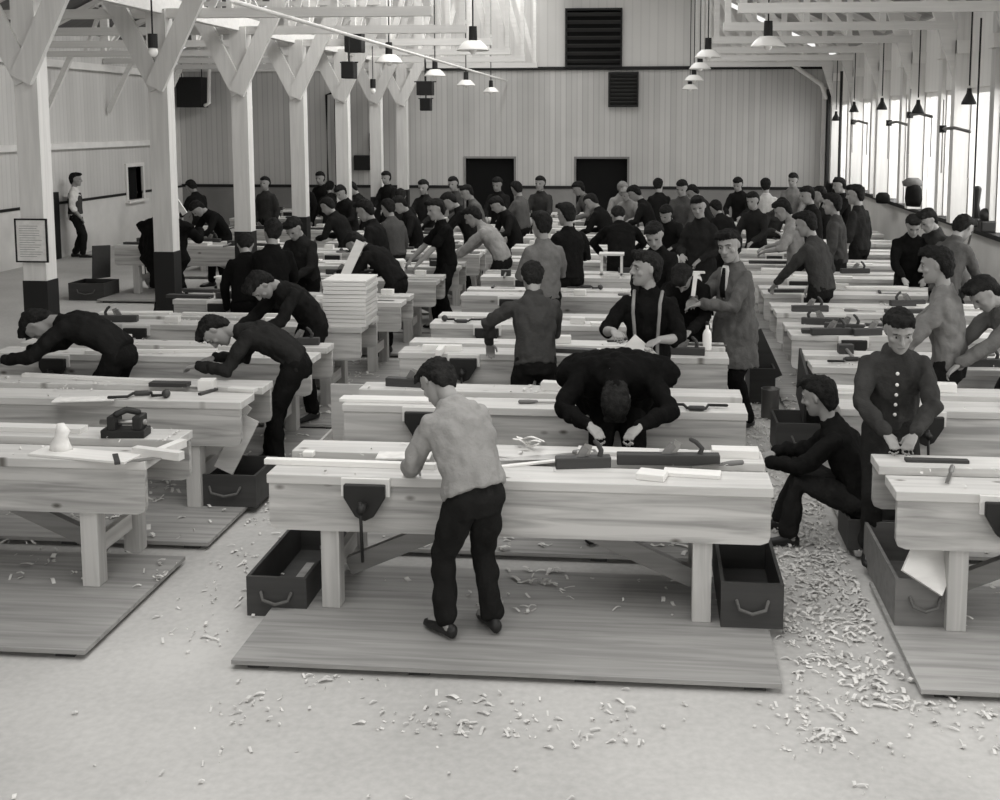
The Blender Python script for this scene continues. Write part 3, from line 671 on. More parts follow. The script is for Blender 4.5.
# roof trusses, posts and right hand wall posts share the bay spacing
CX = -5.85
bays = [10.6+2.52*k for k in range(7)]
def roofz(x): return 4.3+(8.1-4.3)*(x-(XL-.3))/(-3.6-XL+.3) if x < -3.6 else 4.15+(8.1-4.15)*(XR+.3-x)/(XR+.3+3.6)
def truss(y, lab):
    t = empty('roof_truss', (0, y, ZC)); tag(t, lab, 'roof truss', 'roof trusses across the hall')
    o = lambda mb, nm: mb.build(nm, M_WHITEX, t)
    mb = MB().box(XL, -2.5, -.05, .05, 0, .11)
    o(MB().box(1.0, XR-.02, -.05, .05, 0, .11), 'bottom_chord')
    o(mb, 'bottom_chord')
    zz = lambda x: roofz(x)-ZC-.10
    for a, b in ((XL+.2, -3.6), (-3.6, XR-.1)):
        o(MB().beam((a, 0, zz(a)), (b, 0, zz(b)), .09, .14, (0, 1, 0)), 'top_chord')
    xs = [-10.2, -8.9, -7.4, CX, -4.75, -3.65, -2.56, 1.06, 2.1, 3.1]
    for i, x in enumerate(xs):
        o(MB().beam((x, 0, .1), (x, 0, zz(x)), .08, .07, (0, 1, 0)), 'web_post')
    for a, b in zip(xs[:-1], xs[1:]):
        if a < -2 and b > 0: continue
        if abs(b+3.6) < 3 and b <= -3.6 or b < -3: o(MB().beam((a, .06, .12), (b, .06, zz(b)-.05), .10, .05, (0, 1, 0)), 'web_brace')
        else: o(MB().beam((b, .06, .12), (a, .06, zz(a)-.05), .10, .05, (0, 1, 0)), 'web_brace')
    o(MB().beam((XL+.9, 0, .1), (-10.2, 0, zz(-10.2)-.1), .05, .09, (0, 1, 0)), 'web_brace')
    # middle tie of left aisle bay and wall knee braces
    o(MB().beam((-10.3, -.02, .95), (-4.9, -.02, .95), .08, .05, (0, 1, 0)), 'middle_tie')
    o(MB().beam((XR-.06, 0, 3.12-ZC), (XR-.50, 0, .55), .22, .06, (0, 1, 0)), 'knee_brace')
    o(MB().beam((XL+.06, 0, 2.85-ZC), (XL+.62, 0, .05), .10, .07, (0, 1, 0)), 'knee_brace')
for i, y in enumerate(bays):
    truss(y, 'white timber roof truss spanning the hall, %s one back from the camera' % ORD[i].replace('front', 'nearest'))
for k, y in enumerate(ys):
    if y > YB-.2 or k < 10: continue
    main = k % 2 == 0
    p = empty('wall_post', (XR, y, 0))
    MB().box(-.20 if main else -.06, .01, -.09, .09, 1.30, 4.1).build('post', M_WHITEW, p)
    MB().box(-.20 if main else -.10, .01, -.12, .12, 3.55, 3.72).build('bracket', M_WHITE, p)
    tag(p, ('deep ' if main else 'slim ')+'white wall post between right windows, %s back' % (ORD[k-10] if k-10 < 15 else 'last').replace('front', 'first'), 'wall post', 'wall posts between right windows')
# posts of the left arcade
pl = ['nearest white timber post at far left, carrying a framed notice', 'second white timber post with a forked top, man behind it', 'third white timber post from left with forked top', 'fourth white timber post with forked top, dark foot',
      'fifth white timber post with forked top', 'sixth white timber post with forked top', 'farthest white timber post before far wall']
for i, y in enumerate(bays):
    w_ = .235
    x = CX+(-.08, .12, .18, .21, .26, .28, .28)[i]-.05
    p = empty('timber_post', (x, y, 0)); tag(p, pl[i], 'post', 'forked timber posts of the left arcade')
    MB().box(-w_/2, w_/2, -.10, .10, 1.10, ZC+.1).build('shaft', M_WHITEW, p)
    MB().box(-w_/2-.008, w_/2+.008, -.108, .108, 0, 1.10).build('painted_foot', M_BLACK, p)
    for sx in (-1, 1):
        b = MB().beam((sx*-.02, -.135 if sx > 0 else -.11, 3.05), (sx*.74, -.135 if sx > 0 else -.11, 4.55), .22, .06, (0, 1, 0))
        b.build('fork_arm', M_WHITEW, p)
# longitudinal pipe and rails
tag(MB().tube([(-3.35, 9, 3.62), (-3.35, 18, 3.62), (-3.35, 26.9, 3.62)], .02).build('white_pipe', M_WHITE), 'long white conduit pipe running toward the far wall under the trusses', 'pipe')
tag(MB().beam((-5.75, 10.6, 4.02), (-5.75, 26.9, 4.02), .12, .2).build('longitudinal_beam', M_WHITEX), 'white beam running lengthwise over the forked posts', 'beam')
tag(MB().tube([(2.35, 26.6, 4.28), (3.25, 26.6, 3.98), (3.95, 26.6, 3.5), (4.05, 26.6, 3.2)], .05).build('slanting_pipe', M_WHITE, smooth=True), 'thick white pipe slanting down to far right corner', 'pipe')
tag(MB().box(4.02, 4.10, 26.80, 26.95, 0, 3.45).build('corner_pole', M_WHITE), 'bright white pole standing in far right corner', 'pole')
tag(MB().box(4.11, 4.24, 26.55, 26.97, 0, 3.4).build('corner_board', M_BLACK), 'dark vertical board beside white pole in the far right corner', 'board')
# louvred vents
def vent(x0, x1, z0, z1, n, lab):
    v = empty('wall_vent', ((x0+x1)/2, YB, z0)); tag(v, lab, 'vent'); w = (x1-x0)/2; h = z1-z0
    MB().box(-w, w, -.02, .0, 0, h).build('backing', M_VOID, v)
    MB().box(-w-.04, -w, -.14, 0, 0, h).box(w, w+.04, -.14, 0, 0, h).box(-w-.04, w+.04, -.14, 0, -.05, 0).box(-w-.04, w+.04, -.14, 0, h, h+.05).build('frame', M_BLACK, v)
    for i in range(n):
        z = (i+.5)*h/n
        MB().beam((-w, -.07, z), (w, -.07, z), .015, .11, (0, .75, -.65)).build('slat', plain_slat, v)
plain_slat = plain('slat_paint', .05, .5)
vent(-1.92, -.66, 3.98, 5.25, 7, 'large dark louvred vent high on the far wall')
vent(-.90, -.27, 3.05, 3.77, 8, 'small dark louvred vent below and right of the large one')
# unit heater top left and wall equipment
h = empty('unit_heater', (-10.95, 26.6, 3.0)); tag(h, 'black boxed heater hanging in the far left corner', 'heater')
MB().box(-.31, .31, -.2, .2, 0, .72).build('casing', M_BLACK, h)
for sx in (-.25, .25): MB().cyl((sx, 0, .72), (sx, 0, 1.1), .012).build('hanger', M_BLACK, h)
MB().tube([(.36, -.1, .05), (.45, -.1, .1), (.48, -.1, .95), (.62, -.1, 1.03), (.85, -.1, 1.0)], .045).build('pipe', M_WHITE, h, smooth=True)
b = empty('switch_box', (-6.88, YB-.08, 1.49)); tag(b, 'black switch box on far wall between the fourth and fifth posts', 'switch box')
MB().box(-.2, .2, -.06, .08, 0, .36).build('case', M_BLACK, b, bevel=.01); MB().box(.2, .23, -.05, .02, .1, .25).build('lever', M_STEEL, b)
tag(MB().tube([(-6.62, 26.9, 1.98), (-6.62, 26.9, 2.35)], .075).build('fuse_tube', M_BLACK, smooth=True), 'short black cylinder hung above the switch box', 'fuse')
tag(MB().tube([(-7.55, 26.85, 3.35), (-7.72, 26.85, 3.3), (-7.72, 26.85, .9)], .03).build('drain_pipe', M_BLACK, smooth=True), 'black pipe down the far wall, left one of two', 'pipe')
tag(MB().tube([(-7.50, 26.85, 3.2), (-7.50, 26.85, .9)], .03).build('drain_pipe', M_BLACK, smooth=True), 'black pipe down the far wall, right one of two', 'pipe')
for px, y, z0, hh_, ww, lab in ((355, 17.9, 3.75, .36, .28, 'upper black motor box hanging left of the conduit pipe'), (349, 17.4, 3.32, .26, .20, 'small black motor box just beneath the upper hanging box'),
                           (425, 22.5, 3.18, .28, .32, 'black loudspeaker box hanging beside the pale lamps'), (425.5, 23.2, 2.88, .26, .22, 'lower black box hanging under the loudspeaker box')):
    x = aty(px, 60, y).x; b = empty('hanging_box', (x, y, z0)); tag(b, lab, 'hanging box')
    MB().box(-ww/2, ww/2, -.12, .12, 0, hh_).build('case', M_BLACK, b, bevel=.015)
    MB().cyl((0, 0, hh_), (0, 0, ZC+.1-z0), .015).build('rod', M_BLACK, b)
    MB().box(-ww*.7, ww*.7, -.02, .02, hh_*.92, hh_*1.0).build('bracket', M_BLACK, b)
# enamel pendant lamps
def lamp_at(px, py, y, sc_, lab):
    p = aty(px, py, y)
    L = empty('pendant_lamp', p); tag(L, lab, 'lamp', 'enamel pendant lamps')
    s = sc_
    MB().lathe([(.055*s, .075*s), (.11*s, .07*s), (.17*s, .02*s), (.225*s, -.05*s), (.23*s, -.065*s), (.215*s, -.06*s), (.16*s, .0), (.10*s, .05*s), (.0, .055*s)], n=28).build('shade', M_ENAMEL, L, smooth=True)
    MB().ell((0, 0, -.04*s), .055*s, .055*s, .075*s, n=14, k=9).build('bulb', M_ENAMEL, L, smooth=True)
    MB().cyl((0, 0, .07*s), (0, 0, .27*s), .06*s, .055*s, 16).build('socket_housing', M_BLACK, L, smooth=False)
    MB().cyl((0, 0, .27*s), (0, 0, max(.5, roofz(p.x)-p.z)), .010, n=6).build('cord', M_BLACK, L)
lamp_at(473, 46, 14.2, .90, 'large white enamel lamp hanging left of centre, nearest of its row')
lamp_at(389, 59, 17.0, .92, 'white enamel lamp hanging just right of the forked posts')
lamp_at(435, 73, 20.2, .85, 'white enamel lamp above the black hanging boxes')
lamp_at(466, 83, 22.0, .80, 'white enamel lamp before the beam of the far wall')
lamp_at(491, 90, 24.2, .75, 'farthest small white lamp of the left row')
lamp_at(768, 42, 13.6, .90, 'large white enamel lamp at top right, near the wall braces')
lamp_at(708, 54, 17.3, .88, 'white enamel lamp right of centre with long black cord')
lamp_at(700, 66, 20.3, .85, 'white enamel lamp overlapping below the long corded one')
lamp_at(694, 78, 23.0, .85, 'white enamel lamp in front of the far wall boards, right row')
lamp_at(690, 87, 25.2, .80, 'lowest seeming white lamp of the right row, near far wall')
L = empty('bulb_fitting', aty(153, 48, 10.3)); tag(L, 'black lamp holder with round bulb hung in fork of second post', 'lamp')
MB().cyl((0, 0, 0), (0, 0, .13), .045, n=14).build('socket', M_BLACK, L); MB().ell((0, 0, -.035), .045, .045, .05, n=14, k=9).build('bulb', M_ENAMEL, L, smooth=True); MB().cyl((0, 0, .13), (0, 0, .8), .008, n=6).build('cord', M_BLACK, L)
L = empty('bulb_fitting', aty(373, 88, 20.2)); tag(L, 'small black lamp holder with bulb between fifth and sixth forks', 'lamp')
MB().cyl((0, 0, 0), (0, 0, .16), .05, n=14).build('socket', M_BLACK, L); MB().ell((0, 0, -.05), .05, .05, .06, n=14, k=9).build('bulb', M_ENAMEL, L, smooth=True); MB().cyl((0, 0, .16), (0, 0, .8), .008, n=6).build('cord', M_BLACK, L)
# black conical lamps and swing brackets on the right wall
cl = [(969, 98, 14.4), (918, 108, 17.2), (882, 105, 19.3), (854, 108, 21.3), (836, 117, 23.5), (816, 122, 25.6)]
cn = ['rightmost and largest', 'second from the right', 'third from the right', 'fourth from the right', 'fifth from the right', 'farthest']
for (px, py, y), nm in zip(cl, cn):
    X = XR-.32; y = X*1.0/(ray(px, py).x/ray(px, py).y)
    p = aty(px, py, y); L = empty('cone_lamp', p); tag(L, 'black cone shaded lamp hung by the right windows, '+nm, 'lamp', 'black cone lamps at the right wall')
    MB().lathe([(.0, .12), (.025, .12), (.032, .06), (.085, -.05), (.09, -.08), (.08, -.07), (.02, .03)], n=20).build('shade', M_BLACK, L, smooth=True)
    MB().cyl((0, 0, .15), (0, 0, 4.05-p.z), .010, n=6).build('cord', M_BLACK, L)
for j, (px, py, px2, py2) in enumerate(((943, 129, 966, 131), (910, 115, 923, 125), (889, 123, 905, 130), (853, 122, 863, 130))):
    r1 = ray(px, py); y = (XR-.22)/(r1.x/r1.y); p = aty(px, py, y)
    B = empty('wall_bracket', p); tag(B, 'thin swinging pipe bracket by right windows, '+cn[j].replace(' and largest', ''), 'bracket', 'swing brackets at the right wall')
    MB().tube([(0, 0, 0), (.02, -.5, .02), (.1, -.95, -.03)], .022).build('arm', M_MIDWOOD, B, smooth=True)
    MB().cyl((0, 0, -.05), (0, 0, .05), .05).build('hinge', M_BLACK, B)
    MB().cyl((0, 0, -.6), (0, 0, .4), .012).build('rod', M_STEEL, B)
    MB().cyl((.1, -.95, -.62), (.1, -.95, .0), .010).build('drop_rod', M_STEEL, B)
tag(MB().cyl((XR-.25, 14.3, 1.3), (XR-.25, 14.3, 3.9), .012).build('black_conduit', M_BLACK), 'thin black vertical conduit at right edge by the windows', 'conduit')
tag(MB().cyl((XR-.25, 24.2, 1.1), (XR-.25, 24.2, 3.7), .03).build('black_conduit', M_BLACK), 'black vertical conduit before the farthest right windows', 'conduit')
# framed notice on the nearest post
nb_ = empty('notice_board', (CX-.13, 10.48, 1.30)); tag(nb_, 'framed paper notice fixed to the nearest left post', 'notice')
MB().box(-.15, .15, -.012, 0, 0, .40).build('paper', M_PAPER, nb_)
MB().box(-.165, -.15, -.02, 0, -.015, .415).box(.15, .165, -.02, 0, -.015, .415).box(-.15, .15, -.02, 0, .40, .415).box(-.15, .15, -.02, 0, -.015, 0).build('frame', M_BLACK, nb_)
g_ = MB()
for i in range(14): g_.box(-.12, random.uniform(.03, .12), -.0145, -.012, .04+i*.023, .045+i*.023)
g_.build('text_lines', plain('faint_ink', .28, .8), nb_)
# coats and things along the right wall sill
def coat_on_wall(px, py0, py1, lab, w=.22, cap=True):
    X = XR-.22; r = ray(px, py0); y = X/(r.x/r.y); p = aty(px, py0, y); q = aty(px, py1, y); hgt = p.z-q.z
    c = empty('hung_coat', (p.x, y, q.z)); tag(c, lab, 'coat')
    b = MB(); b.n = 14
    b.loft([((0, 0, 0), (0, w*.8, 0), (.10, 0, 0)), ((0, 0, hgt*.3), (0, w, 0), (.12, 0, 0)), ((0, 0, hgt*.7), (0, w*.85, 0), (.11, 0, 0)), ((0, 0, hgt*.95), (0, w*.35, 0), (.07, 0, 0))])
    b.build('cloth', cloth(.02), c, smooth=True)
    if cap:
        k = MB(); k.n = 14
        k.loft([((0, .08, hgt*.82), (0, w*.75, 0), (.14, 0, 0)), ((0, .1, hgt*1.0), (0, w*.85, 0), (.15, 0, 0)), ((0, .08, hgt*1.16), (0, w*.3, 0), (.08, 0, 0))])
        k.build('hat', cloth(.14), c, smooth=True)
coat_on_wall(914, 182, 206, 'dark coat with cap hung on the wall over the black sweatered boy', .26)
coat_on_wall(883, 192, 203, 'small bundle of clothes on sill left of the hung coat', .22, False)
coat_on_wall(838, 176, 196, 'dark coat hung at the far end of right wall', .22, False)
p = atz(973, 232, 1.3); S = empty('sill_machine', (XR-.08, 14.6, 1.30)); tag(S, 'black machine with tall handle on the sill at right edge', 'machine')
MB().box(-.08, .10, -.35, .35, 0, .14).build('bed', M_IRON, S, bevel=.02); MB().tube([(0, .1, .1), (-.02, .12, .3), (.0, .15, .5)], [.06, .04, .05]).build('upright', M_IRON, S, smooth=True); MB().ell((0, -.2, .2), .07, .1, .09).build('wheel', M_IRON, S, smooth=True)
p = aty(956, 272, 12.3); g_ = empty('cloth_bag', (p.x, 12.3, p.z-.12)); tag(g_, 'grey cloth bag hanging beside the boy in profile at right', 'bag')
b = MB(); b.n = 14; b.loft([((0, 0, -.16), (.09, 0, 0), (0, .07, 0)), ((0, 0, -.04), (.15, 0, 0), (0, .09, 0)), ((.01, 0, .10), (.14, 0, 0), (0, .08, 0)), ((.03, 0, .2), (.05, 0, 0), (0, .04, 0))]); b.build('sack', cloth(.12), g_, smooth=True)
MB().tube([(.03, 0, .18), (.1, 0, .35), (.16, 0, .6)], .012).build('strap', cloth(.1), g_)

# ================================================================== BENCHES
BL, BD, BH = 2.66, .66, .74
def make_bench():
    r = empty('workbench')
    W = BL/2
    P = lambda mb, nm, mt=M_PINE, **k: mb.build(nm, mt, r, **k)
    P(MB().box(-W, W, 0, .27, BH-.05, BH), 'front_plank', bevel=.004)
    P(MB().box(-W, W, .43, BD, BH-.05, BH), 'rear_plank', bevel=.004)
    P(MB().box(-W+.06, W-.06, .27, .43, BH-.075, BH-.05), 'tool_well', M_WELL)
    c = .05
    ap = [(-W+.01, BH-.05), (-W+.01, BH-.26), (-W+.02, BH-.29), (-W+.06, BH-.305), (W-.06, BH-.305), (W-.02, BH-.29), (W-.01, BH-.26), (W-.01, BH-.05)]
    P(MB().prism(ap, .008, .045), 'apron', M_APRON)
    P(MB().prism(ap, BD-.045, BD-.008), 'apron', M_APRON)
    for sx in (-1, 1): P(MB().box(sx*(W-.30)-.015, sx*(W-.30)+.015, .045, BD-.045, BH-.11, BH-.05), 'end_rail', M_PINEY)
    for sx in (-1, 1):
        x = sx*(W-(.33 if sx < 0 else .355))
        for y in (.025, BD-.125): P(MB().box(x-.05, x+.05, y, y+.10, 0, BH-.05), 'leg', M_PINEZ, bevel=.004)
        P(MB().box(x-.02, x+.02, .15, BD-.15, .16, .26), 'cross_rail', M_PINEY)
        P(MB().beam((x-sx*.03, .30, .13), (x-sx*.85, .30, BH-.25), .10, .05, (0, 1, 0)), 'brace', M_BRACE)
    # iron vises, one each side
    for fx, y0, s in ((-W+.54, 0, -1), (W-.54, BD, 1)):
        v = P(MB().prism([(fx-.11, BH-.03), (fx-.11, BH-.10), (fx-.05, BH-.20), (fx, BH-.225), (fx+.05, BH-.20), (fx+.11, BH-.10), (fx+.11, BH-.03)], y0-.055 if s < 0 else y0+.02, y0-.02 if s < 0 else y0+.055), 'vise_jaw', M_IRON, bevel=.006)
        MB().box(fx-.13, fx+.13, y0+s*.0-.02*(s < 0), y0+.02*(s > 0), BH-.10, BH-.005).build('jaw_liner', M_PALEBOARD, v)
        MB().cyl((fx, y0, BH-.14), (fx, y0+s*.13, BH-.14), .022, n=14).build('vise_screw', M_IRON, v, smooth=True)
        MB().cyl((fx+.004, y0+s*.115, BH-.42), (fx-.004, y0+s*.115, BH-.10), .009, n=8).build('vise_handle', M_IRON, v, smooth=True)
    return r
def make_platform():
    r = empty('platform')
    W = BL/2-.01
    MB().box(-W, W, -.60, .0, .028, .05).build('deck', M_PLAT, r)
    MB().box(-W, W, .0, .63, .028, .05).build('deck', M_PLAT, r)
    for i in range(4):
        x = -W+.12+i*(2*W-.24)/3
        MB().box(x-.05, x+.05, -.57, .61, 0, .028).build('cleat', M_DARKWOOD, r)
    return r
BENCH = {}
bp, pp = make_bench(), make_platform(); first = True
def lxr(k): return min(-2.30, -2.74+.040*(LROWS[k]-5.83))
for cname, rows, cx in (('middle', CROWS, lambda k: (-2.0+.655)/2), ('left', LROWS, lambda k: lxr(k)-BL/2), ('right', RROWS, lambda k: 1.27+BL/2), ('far left', FROWS, lambda k: -8.07+BL/2)):
    for k, y in enumerate(rows):
        if cname == 'right' and k > 9 and False: continue
        if first: o, q = bp, pp; first = False
        else: o, q = copy_tree(bp), copy_tree(pp)
        z = .05 if cname != 'far left' else 0
        o.location = (cx(k), y, z-.0); q.location = (cx(k), y, 0)
        o.scale = (1, 1, 1)
        if cname == 'far left': o.location.z = .05
        if cname == 'left' and k == 4:
            o.scale.x = q.scale.x = .92; o.location.x += .10; q.location.x += .10
        o['label'] = '%s pine workbench with iron vise, %s back in the %s column' % ('pale' if cname != 'far left' else 'shaded', ORD[k].replace('front', 'nearest'), cname)
        o['category'] = 'workbench'; o['group'] = 'workbenches of the %s column' % cname
        if (cname, k) == ('left', 0): q.location.y -= .12
        q['label'] = 'low wooden duckboard under the %s workbench of the %s column' % (ORD[k].replace('front', 'nearest'), cname)
        q['category'] = 'platform'; q['group'] = 'duckboards under the workbenches'
        BENCH[(cname, k)] = (cx(k), y, .05+BH)
ZT = .05+BH

# ================================================================== TOOLS AND TIMBER ON THE BENCHES
def T_plane(l=.36, mat=M_DARKWOOD):
    r = empty('bench_plane')
    MB().box(-l/2, l/2, -.033, .033, 0, .06).build('body', mat, r, bevel=.005)
    MB().tube([(l*.30, 0, .05), (l*.33, 0, .09), (l*.27, 0, .125), (l*.22, 0, .14)], [.016, .014, .013, .012], .7).build('handle', mat, r, smooth=True)
    MB().beam((0, 0, .03), (l*.10, 0, .125), .045, .006, (0, 1, 0)).build('blade', M_STEEL, r)
    MB().beam((-.02, 0, .05), (l*.05, 0, .11), .04, .02, (0, 1, 0)).build('wedge', M_MIDWOOD, r)
    return r
def T_saw():
    r = empty('hand_saw')
    b = MB().raw([(-.34, -.02, .004), (.16, -.06, .004), (.16, .06, .004), (-.34, .02, .004), (-.34, -.02, .006), (.16, -.06, .006), (.16, .06, .006), (-.34, .02, .006)], ((0,3,2,1),(4,5,6,7),(0,1,5,4),(1,2,6,5),(2,3,7,6),(3,0,4,7)))
    b.build('blade', M_STEEL, r)
    MB().tube([(.15, -.05, .012), (.22, -.055, .012), (.27, -.02, .012), (.27, .03, .012), (.22, .055, .012), (.16, .045, .012)], [.014, .016, .015, .016, .014, .014]).build('handle', M_MIDWOOD, r, smooth=True)
    return r
def T_square():
    r = empty('try_square')
    MB().box(0, .24, -.022, .022, .003, .006).build('blade', M_STEEL, r)
    MB().box(-.03, .0, -.03, .14, 0, .018).build('stock', M_DARKWOOD, r, bevel=.002); return r
def T_chisel():
    r = empty('chisel')
    MB().tube([(.04, 0, .014), (.09, 0, .014), (.15, 0, .014)], [.010, .015, .014]).build('handle', M_MIDWOOD, r, smooth=True)
    MB().box(-.14, .05, -.010, .010, .008, .014).build('blade', M_STEEL, r); return r
def T_mallet():
    r = empty('mallet')
    MB().box(-.06, .06, -.04, .04, 0, .075).build('head', M_DARKWOOD, r, bevel=.006)
    MB().tube([(0, .03, .04), (0, .16, .03), (.0, .28, .018)], [.012, .013, .015]).build('handle', M_MIDWOOD, r, smooth=True); return r
def T_brace():
    r = empty('brace_drill')
    MB().tube([(-.2, 0, .02), (-.08, 0, .02), (-.06, .09, .02), (.06, .09, .02), (.08, 0, .02), (.14, 0, .02)], .010).build('crank', M_IRON, r, smooth=True)
    MB().tube([(-.04, .09, .02), (.04, .09, .02)], .018).build('grip', M_DARKWOOD, r, smooth=True)
    MB().ell((.17, 0, .03), .03, .035, .03).build('head', M_DARKWOOD, r, smooth=True); return r
def T_block(w=.13, d=.08, h=.06):
    o = MB().box(-w/2, w/2, -d/2, d/2, 0, h).build('wood_block', M_PALEBOARD, None, bevel=.004); return o
def T_board(l=.7, w=.11, t=.02, mat=None):
    o = MB().box(-l/2, l/2, -w/2, w/2, 0, t).build('board', mat or M_PALEBOARD, None, bevel=.002); return o
def T_joint():
    r = empty('joint_sample')
    MB().box(-.16, .16, -.025, .025, 0, .045).build('rail', M_PALEBOARD, r); MB().box(-.025, .025, .025, .22, 0, .045).build('stile', M_PALEBOARD, r); return r
def put(o, p, rz, label, cat, group=None):
    o.location = p; o.rotation_euler = (0, 0, R(rz)); tag(o, label, cat, group); return o
PROTO = {}
KIND = {'plane': (T_plane, 'dark wooden plane', 'plane'), 'saw': (T_saw, 'hand saw', 'saw'), 'square': (T_square, 'try square', 'square'), 'chisel': (T_chisel, 'chisel', 'chisel'),
        'mallet': (T_mallet, 'dark mallet', 'mallet'), 'brace': (T_brace, 'iron brace drill', 'drill'), 'block': (T_block, 'pale wood block', 'wood block'), 'board': (T_board, 'pale board', 'board'),
        'strip': (lambda: T_board(1.05, .05, .025), 'long pale strip', 'board'), 'joint': (T_joint, 'pale jointed timber sample', 'joint'),
        'dark': (lambda: T_board(.5, .09, .035, M_DARKWOOD), 'dark plank offcut', 'board'), 'thick': (lambda: T_board(.34, .17, .045), 'thick pale board', 'board')}
def kindly(kd):
    if kd not in PROTO: PROTO[kd] = KIND[kd][0](); return PROTO[kd]
    return copy_tree(PROTO[kd])
SL = ['left end', 'left of centre', 'centre', 'right of centre', 'right end']
def clutter(cname, k, items):
    cx, y, zt = BENCH[(cname, k)]
    for kd, s, edge in items:
        o = kindly(kd)
        xx = cx-BL/2+.32+(BL-.64)*s/4+random.uniform(-.05, .05)
        yy = y+(.13 if edge == 'front' else .545)+random.uniform(-.015, .015)
        rz = random.choice((0, 180))+random.uniform(-9, 9)
        if kd in ('square',): rz = random.uniform(-8, 8)
        o.location = (xx, yy, zt+.0005); o.rotation_euler = (0, 0, R(rz))
        tag(o, '%s on %s plank, %s, %s %s column workbench' % (KIND[kd][1], edge, SL[s], ORD[k].replace('front', 'nearest'), cname), KIND[kd][2], 'tools and timber on the benches')
rnd = random.Random(21)
skip = {('middle', 0), ('left', 0), ('left', 1), ('right', 0)}
for (cname, k) in list(BENCH):
    if (cname, k) in skip: continue
    far_left = cname in ('left', 'far left') and 3 < k < 10 or cname == 'far left'
    cells = [(s, e) for s in range(5) for e in ('front', 'rear')]; rnd.shuffle(cells)
    nn = 7 if k < 5 else (5 if k < 8 else 3)
    kinds = rnd.sample(['plane', 'saw', 'square', 'chisel', 'mallet', 'brace', 'block', 'board', 'joint', 'dark', 'thick', 'strip', 'plane', 'block', 'board'], nn)
    its = []; bl = False
    if far_left: kinds = kinds+rnd.sample(['dark', 'plane', 'mallet', 'saw', 'dark'], 3)  # extra dark tools added to deepen the shadowed left rows
    for kd, (s, e) in zip(kinds, cells):
        if kd == 'strip': s = 2; 
        if kd == 'strip' and any(ee == e and abs(ss-2) < 2 for _, ss, ee in its): continue
        if any(q == ('strip', 2, e) for q in its) and abs(s-2) < 2: continue
        if cname == 'left' and k == 3 and s == 4: continue
        if any(q == 'brace' for q in (kd,)) and e == 'rear': e = 'front' if not any(ss == s and ee == 'front' for _, ss, ee in its) else e
        its.append((kd, s, e))
    clutter(cname, k, its)
# --- nearest workbench, middle column
Z = .79
def on(px, py, z=.7905): return atz(px, py, z)
put(T_plane(.56), on(668, 464), 3, 'long dark trying plane on the nearest bench beside the bent worker', 'plane')
put(T_plane(.30), on(583, 467), 10, 'short dark plane lying left of the bent worker\'s hands, nearest bench', 'plane')
put(T_board(.46, .11, .022), on(618, 456)+V((0, .05, .0)), -2, 'pale plank under the hands of the bent worker', 'board')
put(T_block(.15, .11, .035), on(652, 478), -14, 'pale square block at front edge of the nearest bench', 'wood block')
put(T_board(.30, .10, .02), on(692, 475), -6, 'small pale offcut right of the square block, nearest bench', 'board')
put(T_board(.26, .10, .045), on(735, 456), 0, 'thick pale board at right rear of the nearest bench', 'board')
put(T_board(.52, .03, .012), on(535, 464), 25, 'thin pale strip lying aslant right of the pale sweatered boy', 'board')
put(T_saw(), on(548, 458), 15, 'hand saw right of the pale sweatered boy on nearest bench', 'saw')
put(T_board(.95, .045, .03), on(350, 466), -1, 'long pale strip along the left half of the nearest bench', 'board')
put(T_board(.30, .13, .012, M_PAPER), on(404, 457), 4, 'sheet of white paper left of the boy in pale pullover', 'paper')
put(T_block(.06, .05, .03), on(309, 456), 0, 'tiny pale block at left rear of the nearest bench', 'wood block')
put(T_mallet(), on(480, 457), 60, 'dark mallet half hidden behind the pale sweatered boy', 'mallet')
c_ = MB()
for i in range(3):
    pts = []
    for j in range(9):
        a = j*.55+i; pts.append(V((.02*j-.08, .03*math.sin(a)+.02*i, .03+.018*math.cos(a*1.3)+.012*i)))
    c_.tube(pts, .012, .35)
put(c_.build('curled_paper', M_PAPER, None, smooth=True), on(527, 449), -20, 'crumpled curl of white paper right of the pale sweatered boy', 'paper')
put(T_chisel(), on(716, 467), 20, 'chisel near the right end of the nearest bench', 'chisel')
# second middle
# --- left front workbench
v = empty('bench_vice'); MB().box(-.14, .12, -.06, .06, 0, .05).build('base', M_IRON, v, bevel=.006)
MB().box(-.10, -.05, -.06, .06, .05, .13).build('front_jaw', M_IRON, v, bevel=.006); MB().box(.05, .10, -.06, .06, .05, .13).build('rear_jaw', M_IRON, v, bevel=.006)
MB().cyl((-.16, 0, .085), (.12, 0, .085), .016).build('screw', M_STEEL, v, smooth=True); MB().tube([(-.05, -.03, .14), (0, .0, .16), (.06, .02, .14)], .02).build('casting', M_IRON, v, smooth=True)
put(v, V((-3.07, 6.32, .79)), 5, 'black iron bench vice standing on the nearest left workbench', 'vice')
put(T_board(.75, .10, .03), V((-3.75, 6.39, .79)), 0, 'long pale board behind the white bundle, nearest left bench', 'board')
put(T_joint(), on(158, 457), -15, 'small dark shadowed joint sample right front of nearest left bench', 'joint')
put(T_board(.62, .16, .014), on(85, 456), -10, 'wide thin pale board across nearest left bench', 'board')
put(T_square(), on(120, 463), 30, 'try square in front of the iron vice, nearest left bench', 'square')
fgr = MB(); fgr.n = 14
fgr.loft([((0, 0, 0), (.07, 0, 0), (0, .05, 0)), ((-.01, 0, .05), (.055, 0, 0), (0, .045, 0)), ((0, 0, .09), (.035, 0, 0), (0, .03, 0)), ((.01, 0, .12), (.042, 0, 0), (0, .035, 0)), ((.0, 0, .165), (.02, 0, 0), (0, .02, 0))])
put(fgr.build('cloth_bundle', M_PAPER, None, smooth=True), on(62, 452), 0, 'knotted white cloth bundle at the left of nearest left bench', 'cloth')
